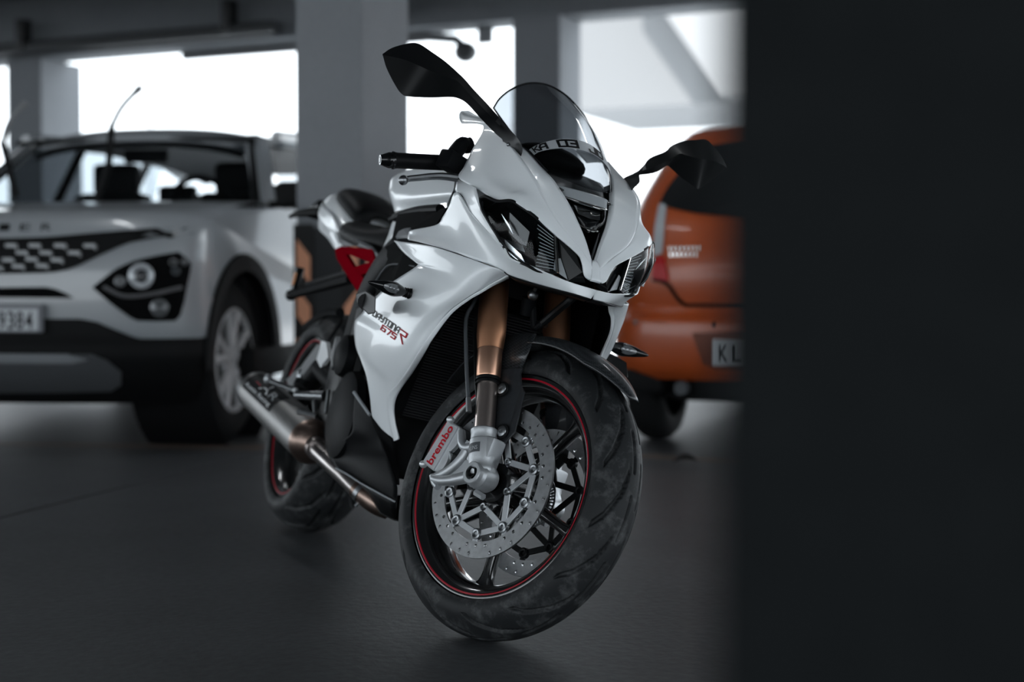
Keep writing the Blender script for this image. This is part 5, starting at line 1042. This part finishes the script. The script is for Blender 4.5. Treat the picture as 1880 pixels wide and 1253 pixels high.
# lower black bumper
LO = Skin([(a+.004, b) for a, b in cont], [(.21, -.16, .93), (.30, -.07, .97), (.40, -.02, 1), (.46, -.012, 1), (.50, -.004, 1), (.575, .0, 1.0)])
lo_ = G['s_low']; 
lowpoly = [(-.99, .487), (-.68, .487), (-.533, .558), (-.474, .569), (.474, .569), (.533, .558), (.68, .487), (.93, .484), (.925, .3), (.80, .22), (-.80, .22), (-.925, .3)]
def cut_rows(sk, zmax):
    g = sk.g.copy(); k = g.shape[1]
    for j in range(k):
        zm = zmax(abs(g[0, j, 1])); zz = np.linspace(g[0, j, 2], zm, g.shape[0])
        col = np.array([[np.interp(z, sk.g[:, j, 2], sk.g[:, j, a]) for a in (0, 1, 2)] for z in zz]); g[:, j] = col
    return g
gl = cut_rows(LO, lambda y: float(np.interp(y, [0, .474, .533, .68, 1], [.569, .569, .558, .487, .484]))); gl[..., 0] += .006
fix_normals(MB().grid(gl).build('lower_bumper', CARBLK, SUVO))
sy = G['s_skid'][1:9]; skp = [(p_[1], p_[2]) for p_ in sy]; skp = skp+[(-a, b) for a, b in skp[::-1]]
fix_normals(LO.patch([(0, .416)]+[(p_[1], p_[2]) for p_ in G['s_skid'][2:8]]+[(0, .252)]+[(-p_[1], p_[2]) for p_ in G['s_skid'][2:8][::-1]], 1, .02).build('skid_plate', mat('skid_grey', (.045, .048, .052), .5), SUVO))
fix_normals(LO.patch([(-.52, .424), (.52, .424), (.55, .385), (-.55, .385)], 1, .026).build('skid_lip', mat('skid_lip_grey', (.16, .17, .18), .45), SUVO))
gp = G['s_grille'][1:14]; half = [(max(p_[1], 0), p_[2]) for p_ in gp]
fix_normals(SK.patch(half+[(-a, b) for a, b in half[::-1]], 1, .012).build('grille', CARBLK, SUVO))
for s in (-1, 1):
    for p_ in G['s_gp']:
        y, z = s*p_[1], p_[2]; h = SK.hit(y, z, 1)
        q = MB(); q.prism([[h[0]+.020, y-.026, z-.006], [h[0]+.020, y+.020, z-.008], [h[0]+.020, y+.028, z-.018], [h[0]+.020, y+.030, z-.002], [h[0]+.020, y+.022, z+.009], [h[0]+.020, y-.026, z+.009]], [-.03, 0, 0], .002)
        fix_normals(q.build('grille_piece', SILV, SUVO, smooth=False))
h = SK.hit(0, .83, 1); q = MB(); q.lathe([(.0, .075), (.012, .08), (.018, .07), (.010, .058), (0, .055)], h+np.array([.012, 0, 0]), (1, 0, 0), 32); fix_normals(q.build('round_emblem', SILV, SUVO))
sl = [(max(p_[1], 0), p_[2]) for p_ in G['s_slot'][1:9]]; fix_normals(SK.patch(sl+[(-a, b) for a, b in sl[::-1]], 1, .008).build('upper_intake', PITCHB, SUVO))
pz = (G['s_plate'][0][2]+G['s_plate'][1][2])/2; ph = (G['s_plate'][0][2]-G['s_plate'][1][2])/2; py = G['s_plate'][0][1]-.26; px_ = SK.hit(0, pz, 1)[0]+.03
q = MB(); q.box((px_, py, pz), (.012, .26, ph), None, .004); npl = fix_normals(q.build('number_plate', PLATE, SUVO, smooth=False))
q = MB(); q.box((px_-.006, py, pz+.006), (.012, .275, ph+.012), None, .006); fix_normals(q.build('plate_holder', mat('holder_grey', (.13, .135, .15), .5), SUVO, smooth=False))
for k, ch in enumerate('9384'):
    q = MB(); flat_text(q, ch, (px_+.0125, py+.26-.037-.0395*(3-k), pz-.002), (0, 1, 0), (0, 0, 1), .074, .033, .001, .012); q.build('plate_digit', INK, SUVO)
for k, ch in enumerate('HARRIER'):
    yy = G['s_let'][0][1]-.09*4+.09*k+.0; h = SK.hit(yy, .945, 1); q = MB(); flat_text(q, ch, h+np.array([.004, 0, 0]), (0, 1, 0), (-.35, 0, 1), .030, .045, .002); q.build('bonnet_letter', INK, SUVO)
for s in (-1, 1):
    hl = G['s_hl']; P = [(p_[1], p_[2]) for p_ in hl]; lamp = part('headlamp', SUVO)
    fix_normals(SK.patch(P, 1, .010, s).build('lamp_recess', PITCHB, lamp))
    def ringat(y, z, r0, r1, m, nm, off=.022):
        h = SK.hit(s*y, z, 1); n_ = np.array([1, s*.25, 0]); n_ /= np.linalg.norm(n_)
        fix_normals(MB().lathe([(0, r0), (.012, r0), (.016, (r0+r1)/2), (.008, r1), (0, r1)], h+np.array([off, 0, 0]), n_, 28).build(nm, m, lamp))
    a = G['s_ring']; y0, z0 = a[0][1], a[0][2]
    ringat(y0, z0, .052, .027, mat('lamp_ring', (.42, .44, .46), .3, .3), 'projector_ring'); ringat(y0, z0, .024, .001, mat('lamp_bowl', (.03, .032, .035), .2, 0, 1.0), 'projector_lens')
    ringat(a[2][1], a[2][2], .022, .001, SILV, 'small_reflector'); ringat(a[3][1], a[3][2], .016, .006, SILV, 'small_reflector'); ringat(a[4][1], a[4][2], .018, .006, GREYP, 'small_reflector'); ringat(a[5][1], a[5][2], .014, .002, SILV, 'small_reflector')
    ringat(a[6][1], a[6][2], .038, .002, mat('fog_lens', (.10, .105, .11), .2, .4), 'fog_lamp')
    q = MB(); pts = [SK.hit(s*p_[1], p_[2], 1)+np.array([.022, 0, 0]) for p_ in cr(G['s_drl'], 16)]; q.tube(pts, .008, 8); fix_normals(q.build('lamp_blade', mat('blade_grey', (.10, .10, .105), .35), lamp))
# greenhouse
WS0, WS1 = np.array([-.44, .78, 1.105]), np.array([-.86, .63, 1.455]); y_top = .64
def q4(name, pts, m, th=(0, 0, -.02), **k): q = MB(); q.prism(np.array(pts), th); return fix_normals(q.build(name, m, SUVO, smooth=False, **k))
wsr = []
for t in np.linspace(0, 1, 8):
    row = []
    for u in np.linspace(-1, 1, 17):
        b = np.array([-.34-.14*u*u, .80*u, 1.105]); tp = np.array([-.83-.07*u*u, .62*u, 1.475-.03*u*u]); row.append(b*(1-t)+tp*t)
    wsr.append(row)
wsr = np.array(wsr); fix_normals(MB().grid(wsr).build('windscreen', CARGL, SUVO))
rf = []
for x, z, hw in ((-.80, 1.475, .60), (-.84, 1.515, .60), (-.96, 1.545, .60), (-1.2, 1.565, .60), (-2.0, 1.60, .62), (-2.8, 1.58, .63), (-3.3, 1.52, .60)):
    rf.append([[x-.07*u*u*(x > -1), hw*u, z-.06*abs(u)**3] for u in np.linspace(-1, 1, 15)])
fix_normals(MB().grid(cr(np.array(rf), 24)).build('roof', SUVP, SUVO, solid=.03))
fix_normals(MB().grid(cr(np.array(rf), 24)*np.array([1, .97, 1])-np.array([0, 0, .045])).build('headliner', CARBLK, SUVO))
q = MB(); q.tube([[-.83, -.66, 1.462], [-.825, -.3, 1.475], [-.825, 0, 1.478], [-.825, .3, 1.475], [-.83, .66, 1.462]], .012, 8); fix_normals(q.build('windscreen_header', CARBLK, SUVO))
for s in (-1, 1):
    q = MB(); q.tube([[-.47, s*.80, 1.10], [-.88, s*.628, 1.445]], [.03, .024], 8); fix_normals(q.build('windscreen_frame', CARBLK, SUVO))
    q = MB(); q.prism([[-.42, s*.86, 1.08], [-.56, s*.87, 1.08], [-1.05, s*.66, 1.49], [-.95, s*.635, 1.505], [-.86, s*.64, 1.455]], [0, -s*.05, 0], .004); fix_normals(q.build('pillar_panel', SUVP, SUVO, smooth=False))
    fix_normals(MB().grid(np.array([[[-.56, s*.885, 1.085], [-1.4, s*.89, 1.10], [-2.2, s*.89, 1.11], [-3.0, s*.87, 1.13]], [[-1.02, s*.70, 1.49], [-1.5, s*.69, 1.53], [-2.2, s*.69, 1.53], [-2.8, s*.68, 1.50]]])).build('side_glass', CARGL, SUVO))
    for x in (-1.62, -2.55):
        q = MB(); q.tube([[x, s*.895, 1.09], [x-.06, s*.70, 1.52]], .028, 8); fix_normals(q.build('door_pillar', CARBLK, SUVO))
    q = MB(); q.tube([[-1.02, s*.71, 1.50], [-1.6, s*.70, 1.545], [-2.8, s*.69, 1.52], [-3.2, s*.70, 1.45]], .03, 8); fix_normals(q.build('roof_side', SUVP, SUVO))
    q = MB(); q.box((-.52, s*.99, 1.155), (.06, .10, .065), None, .03); q.box((-.50, s*.90, 1.105), (.04, .04, .02), None, .008); fix_normals(q.build('door_mirror', CARBLK, SUVO))
    # front seats: cushion with headrest
    q = MB(); q.box((-1.35, s*.36, .95), (.08, .22, .28), None, .06); q.box((-1.40, s*.36, 1.31), (.05, .13, .09), None, .035); fix_normals(q.build('front_seat', CARBLK, SUVO))
    q = MB(); q.box((-2.25, s*.36, 1.02), (.08, .26, .22), None, .06); q.box((-2.28, s*.36, 1.28), (.05, .12, .06), None, .03); fix_normals(q.build('rear_seat', CARBLK, SUVO))
q = MB(); q.box((-.62, 0, 1.02), (.22, .74, .075), None, .04); fix_normals(q.build('dashboard', CARBLK, SUVO))
q = MB(); ring = [[-.86+.05*math.sin(a), .36+.17*math.cos(a), 1.11+.16*math.sin(a)] for a in np.linspace(0, 2*PI, 32, endpoint=False)]; q.tube(ring, .016, 8, closed=True); fix_normals(q.build('steering_wheel', CARBLK, SUVO))
q = MB(); q.box((-.98, 0, 1.40), (.02, .12, .035), None, .012); fix_normals(q.build('interior_mirror', CARBLK, SUVO))
q = MB(); q.box((-1.7, 0, .62), (1.6, .88, .25), None, .05); fix_normals(q.build('cabin_tub', CARBLK, SUVO))
q = MB(); q.box((-1.1, 0, .42), (1.85, .66, .12), None, .05); fix_normals(q.build('underbody', CARBLK, SUVO))
for key in ('s_wip1', 's_wip2'):
    w_ = G[key]; wp = part('wiper', SUVO)
    q = MB(); q.tube(w_[:3], .018, 8); fix_normals(q.build('wiper_arm', CARBLK, wp)); q = MB(); q.tube(cr(w_[2:], 10), [.016]+[.013]*7+[.018, .018], 8); fix_normals(q.build('wiper_blade', mat('wiper_grey', (.16, .165, .17), .4), wp))
# ---- orange hatchback, tail towards the camera
HATO = thing('hatchback', None, 'orange hatchback seen from behind, right of the motorcycle, partly hidden by the dark pillar', 'car', M=car_frame(G['hat_o'], G['hat_x']))
hc = [(-.64, 0), (-.638, .2), (-.625, .4), (-.59, .55), (-.53, .67), (-.42, .76), (-.28, .795)]
HB = Skin(hc, [(.31, .04, .97), (.36, -.005, 1), (.46, -.025, 1), (.545, -.025, 1), (.565, -.015, 1), (.59, .03, 1), (.62, .045, 1)])
HT = Skin(hc, [(.62, .05, .99), (.70, .035, .99), (.80, .035, .98), (.88, .05, .965), (.96, .075, .95), (1.04, .12, .93), (1.12, .18, .90), (1.25, .29, .84), (1.34, .37, .79), (1.40, .46, .74)])
fix_normals(MB().grid(HB.g).build('rear_bumper', ORANGE, HATO)); fix_normals(MB().grid(HT.g).build('tailgate', ORANGE, HATO))
tp = HT.g[-1]; rr_ = []
for t in np.linspace(0, 1, 10):
    r_ = tp.copy(); r_[:, 0] += 2.0*t; r_[:, 2] += .05*math.sin(t*PI*.8)+.03*min(1, t*6); rr_.append(r_)
fix_normals(MB().grid(np.array(rr_)).build('roof', ORANGE, HATO))
for s in (-1, 1):
    R_ = .34; arch = [[.02+R_*math.cos(a), s*.80, .29+R_*math.sin(a)] for a in np.linspace(PI-.05, .05, 20)]
    q = MB(); q.prism([[-.30, s*.80, .36]]+arch+[[.4, s*.80, .25], [2.9, s*.80, .25], [2.9, s*.80, .95], [-.25, s*.78, 1.0]], [0, -s*.03, 0]); fix_normals(q.build('side_panel', ORANGE, HATO, smooth=False))
    car_wheel(HATO, .02, s*.70, .29, .175, s, 6, ALLOY); car_wheel(HATO, 2.38, s*.70, .29, .175, s, 6, ALLOY)
    L = part('tail_lamp', HATO)
    fix_normals(HT.patch([(p_[1], p_[2]) for p_ in G['h_lamp']], -1, .012, s).build('red_lens', TLAMP, L))
    fix_normals(HT.patch([(p_[1], p_[2]) for p_ in G['h_lamp2']], -1, .012, s).build('clear_lens', mat('pale_lens', (.42, .44, .46), .25, 0, .8), L))
    sd = HT.g[:, -1 if s > 0 else 0]
    fix_normals(MB().grid(np.array([sd[5:], np.array([[1.6, s*.76, 1.0+.0*i] for i in range(len(sd[5:]))])*np.array([1, 1, 1])+np.array([[0, -s*.02*i*.3, .4*i/len(sd[5:])] for i in range(len(sd[5:]))])])).build('side_glass', CARGL, HATO))
    q = MB(); q.box((-.2, s*.62, .30), (.35, .10, .05), None, .02); fix_normals(q.build('mud_flap', CARBLK, HATO))
W_ = G['h_win']; wy = lambda z: float(np.interp(z, [1.0, 1.06, 1.31, 1.34], [.55, .565, .44, .40]))
lowz = lambda y: float(np.interp(abs(y), [0, .2, .37, .47, .53, .58], [.985, .99, 1.005, 1.027, 1.047, 1.06]))
win = [(y, lowz(y)) for y in np.linspace(-.57, .57, 13)]+[(.54, 1.14), (.49, 1.225), (.43, 1.315), (0, 1.335), (-.43, 1.315), (-.49, 1.225), (-.54, 1.14)]
fix_normals(HT.patch(win, -1, .010).build('rear_window', mat('dark_car_glass', (.012, .013, .014), .08, spec=.4), HATO))
q = MB(); sm_ = [HT.hit(p_[1], max(p_[2], .622), -1)+np.array([-.003, 0, 0]) for p_ in cr(G['h_seam'], 30)]; sm_ += [s_*np.array([1, -1, 1]) for s_ in sm_[::-1]]; q.tube(sm_, .009, 8); fix_normals(q.build('tailgate_gap', PITCHB, HATO))
b_ = G['h_badge']; badge = part('chrome_badge', HATO)
for r_ in range(2):
    for k in range(8 if r_ == 0 else 7):
        y = b_[0][1]+(b_[1][1]-b_[0][1])*(k+.3+.4*r_)/8; z = b_[0][2]-.012-.026*r_; h = HT.hit(y, z, -1)
        q = MB(); q.box(h+np.array([-.003, 0, 0]), (.004, .0052, .0085), None, .0015); fix_normals(q.build('badge_letter', CHROME, badge, smooth=False))
fix_normals(HB.patch([(p_[1], p_[2]) for p_ in G['h_rec'][:3]]+[(-.30, .525), (-.33, .511), (-.28, .361), (0, .356), (.304, .361)], -1, .004).build('plate_recess', mat('recess_shade_orange', (.14, .03, .009), .5), HATO))  # laid on the bumper skin; the recess's shade is put into the darker orange
pl_ = G['h_plate']; z0 = (pl_[0][2]+pl_[1][2])/2; hh = (pl_[0][2]-pl_[1][2])/2; yc = pl_[0][1]-.25; xx = HB.hit(.05, z0, -1)[0]-.02
q = MB(); q.box((xx, yc, z0), (.008, .25, hh), None, .003); fix_normals(q.build('number_plate', PLATE, HATO, smooth=False))
for k, ch in enumerate('KL'):
    q = MB(); flat_text(q, ch, (xx-.0095, pl_[2+2*k][1]-.004, z0-.003), (0, -1, 0), (0, 0, 1), hh*1.25, .040, .001, .016); q.build('plate_letter', INK, HATO)
for k in (0, 1):
    h = HB.hit(G['h_key'][k][1], G['h_key'][k][2], -1); fix_normals(MB().sphere(h, (.006, .011, .011), 10).build('parking_sensor', CARBLK if k == 0 else SILV, HATO))
q = MB(); q.box((.3, 0, .30), (.75, .55, .09), None, .06); fix_normals(q.build('underbody', CARBLK, HATO))
q = MB(); q.cyl((-.50, .45, .27), (-.2, .45, .28), .03, n=14); fix_normals(q.build('tail_pipe', GREYP, HATO))
q = MB(); q.box((1.2, 0, .55), (1.2, .74, .20), None, .05); fix_normals(q.build('cabin_tub', CARBLK, HATO))
# ------------------------------------------------------------------ corner guards, pipe, outside, floor marks
def guard(name, l, d, side, label):
    """black rubber corner guard on a pillar edge; side: directions of its two flanges"""
    t = thing(name, W(l, d), label, 'corner guard', 'corner guards on the grey pillar'); o = W(l, d); t.location = o
    f1, f2, n1, n2 = side; z0, z1 = .02, 1.0
    bodyp = MB()
    for f, n_ in ((f1, n1), (f2, n2)):
        bodyp.prism([f*0+n_*.004+UP*z0-f*-.0, f*.10+n_*.004+UP*z0, f*.10+n_*.004+UP*z1, n_*.004+UP*z1], n_*.012)
    b = fix_normals(bodyp.build('guard_body', mat('guard_rubber', (.008, .0085, .009), .7), t, smooth=False))
    for f, n_ in ((f1, n1), (f2, n2)):
        for k in range(4):
            z = .93-.235*k; q = MB(); q.prism([f*.012+n_*.0165+UP*(z), f*.088+n_*.0165+UP*(z-.085), f*.088+n_*.0165+UP*(z-.215), f*.012+n_*.0165+UP*(z-.13)], n_*.002)
            fix_normals(q.build('reflective_panel', mat('orange_reflector', (.70, .33, .20), .5), t, smooth=False))
    return t
c0 = np.array([-.702, 7.0])
nr = W(-.702, 7.0); nl = nr-AX*.36
def toLD(P): d_ = P-W(0, 0); return float(d_@R2), float(d_@F2)
guard('corner_guard', *toLD(nl), (AX, BX, -BX, -AX), 'black rubber corner guard with orange reflectors, left edge of pillar behind motorcycle tail')
guard('corner_guard', *toLD(nr), (-AX, BX, -BX, AX), 'black rubber corner guard with orange reflectors, middle edge of pillar behind the seat')
# dark painted foot of the pillar
q = MB(); q.box(nr-AX*.18+BX*.235+UP*.5, (.1815, .2365, .485), RG); o = q.build('trim_5', mat('dark_pillar_paint', (.018, .0195, .0215), .6), smooth=False); struct(o)
# pipe along the beam
pp_ = thing('ceiling_pipe', ab(-6.3, 9.55, 2.66), 'dark pipe running under the concrete beam at the upper left', 'pipe')
q = MB(); q.cyl(-AX*8.0, AX*0.1, .05, n=16); fix_normals(q.build('pipe_run', mat('pipe_dark', (.02, .022, .024), .5), pp_))
for a_ in (-5.2, -2.3, -.3):
    q = MB(); q.box(AX*a_+UP*.10, (.04, .06, .13), RG, .01); fix_normals(q.build('pipe_clamp', mat('clamp_dark', (.008, .009, .01), .6), pp_))
pp2 = thing('overhead_pipe', ab(-5.28, 9.9, 2.56), 'grey pipe with a dark elbow hanging outside the opening above the mirror', 'pipe')
q = MB(); q.tube([-AX*2, AX*.2, AX*.42-UP*.03, AX*.5-UP*.10], .036, 14); fix_normals(q.build('pipe_run', mat('pipe_mid', (.10, .105, .11), .5), pp2))
q = MB(); q.sphere(AX*.5-UP*.13, (.09, .09, .08), 16); fix_normals(q.build('flood_light', mat('fitting_dark', (.03, .032, .035), .5), pp2))
sg_ = thing('hanging_panel', ab(-4.62, 9.9, 2.54), 'small grey panel hanging under the outer slab left of the middle pillar', 'panel')
q = MB(); q.box((0, 0, 0), (.06, .015, .06), RG, .004); fix_normals(q.build('panel_sheet', mat('panel_grey', (.16, .17, .18), .6), sg_))
# neighbouring building: grey upper floor over an open ground floor, with a sloping stair flight
nb = bo
GREYF = mat('grey_plaster', (.15, .155, .16), .85); GREYF2 = mat('ramp_plaster', (.22, .225, .23), .85)  # even greys, the ramp a little lighter
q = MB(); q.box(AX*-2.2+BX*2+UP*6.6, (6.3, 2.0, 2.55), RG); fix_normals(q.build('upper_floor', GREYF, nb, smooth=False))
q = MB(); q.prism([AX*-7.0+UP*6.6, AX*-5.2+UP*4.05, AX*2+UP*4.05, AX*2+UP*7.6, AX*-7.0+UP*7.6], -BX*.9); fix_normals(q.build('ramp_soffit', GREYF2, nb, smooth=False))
for k in range(3):
    q = MB(); q.box(AX*(-20.4+5.0*k)+BX*3+UP*3.0, (.10, .10, 3.0), RG); fix_normals(q.build('column', PALEM, nb, smooth=False))
q = MB(); q.box(BX*9+UP*2.5, (22, .15, 2.5), RG); fix_normals(q.build('ground_floor_wall', PALEM, nb, smooth=False))
# painted line and a dry leaf on the floor
P = G['line']; lm = rough_mat('faded_orange_line', (.060, .046, .036), (.14, .080, .046), .6, 9, 60, .2)
q = MB(); d_ = np.array([0, 0, .0012]); a_, b_ = P[0]-AX*4, P[3]+AX*1.5; n_ = BX*.045
ml = [P[0]-(P[1]-P[0])*1.5, P[1], P[2], P[3]+(P[3]-P[2])*2]
for i in range(3): q.prism([ml[i]-n_+d_*.0, ml[i+1]-n_, ml[i+1]+n_, ml[i]+n_], d_)
ln_ = fix_normals(q.build('parking_line', lm, smooth=False)); tag(ln_, 'faded orange painted line across the concrete floor behind the motorcycle', 'floor marking')
lf = MB(); o_ = np.array(G['leaf']); rw_ = []
for i, (t, w_) in enumerate(((0, .002), (.2, .018), (.45, .028), (.7, .02), (1, .002))):
    rw_.append([o_+R2*(.11*t-.055)+F2*(w_*v)+UP*(.002+.022*math.sin(t*PI)*abs(v)+.012*math.sin(t*3.0)) for v in (-1, -.5, 0, .5, 1)])
lfo = fix_normals(lf.grid(cr(np.array(rw_), 10)).build('dry_leaf', mat('leaf_dark', (.012, .012, .011), .7), None, solid=.001)); tag(lfo, 'small dark curled leaf lying on the floor right of the front tyre', 'leaf')

# made-up housings for the two added fill lights
for l_, d_ in FILL_LIGHTS:
    q = MB(); q.box(W(l_, d_, 3.045), (.65, .06, .045), np.array([[math.cos(YAW+.4), -math.sin(YAW+.4), 0], [math.sin(YAW+.4), math.cos(YAW+.4), 0], [0, 0, 1.0]]), .01)
    struct(fix_normals(q.build('trim_7', PALEM, smooth=False)))
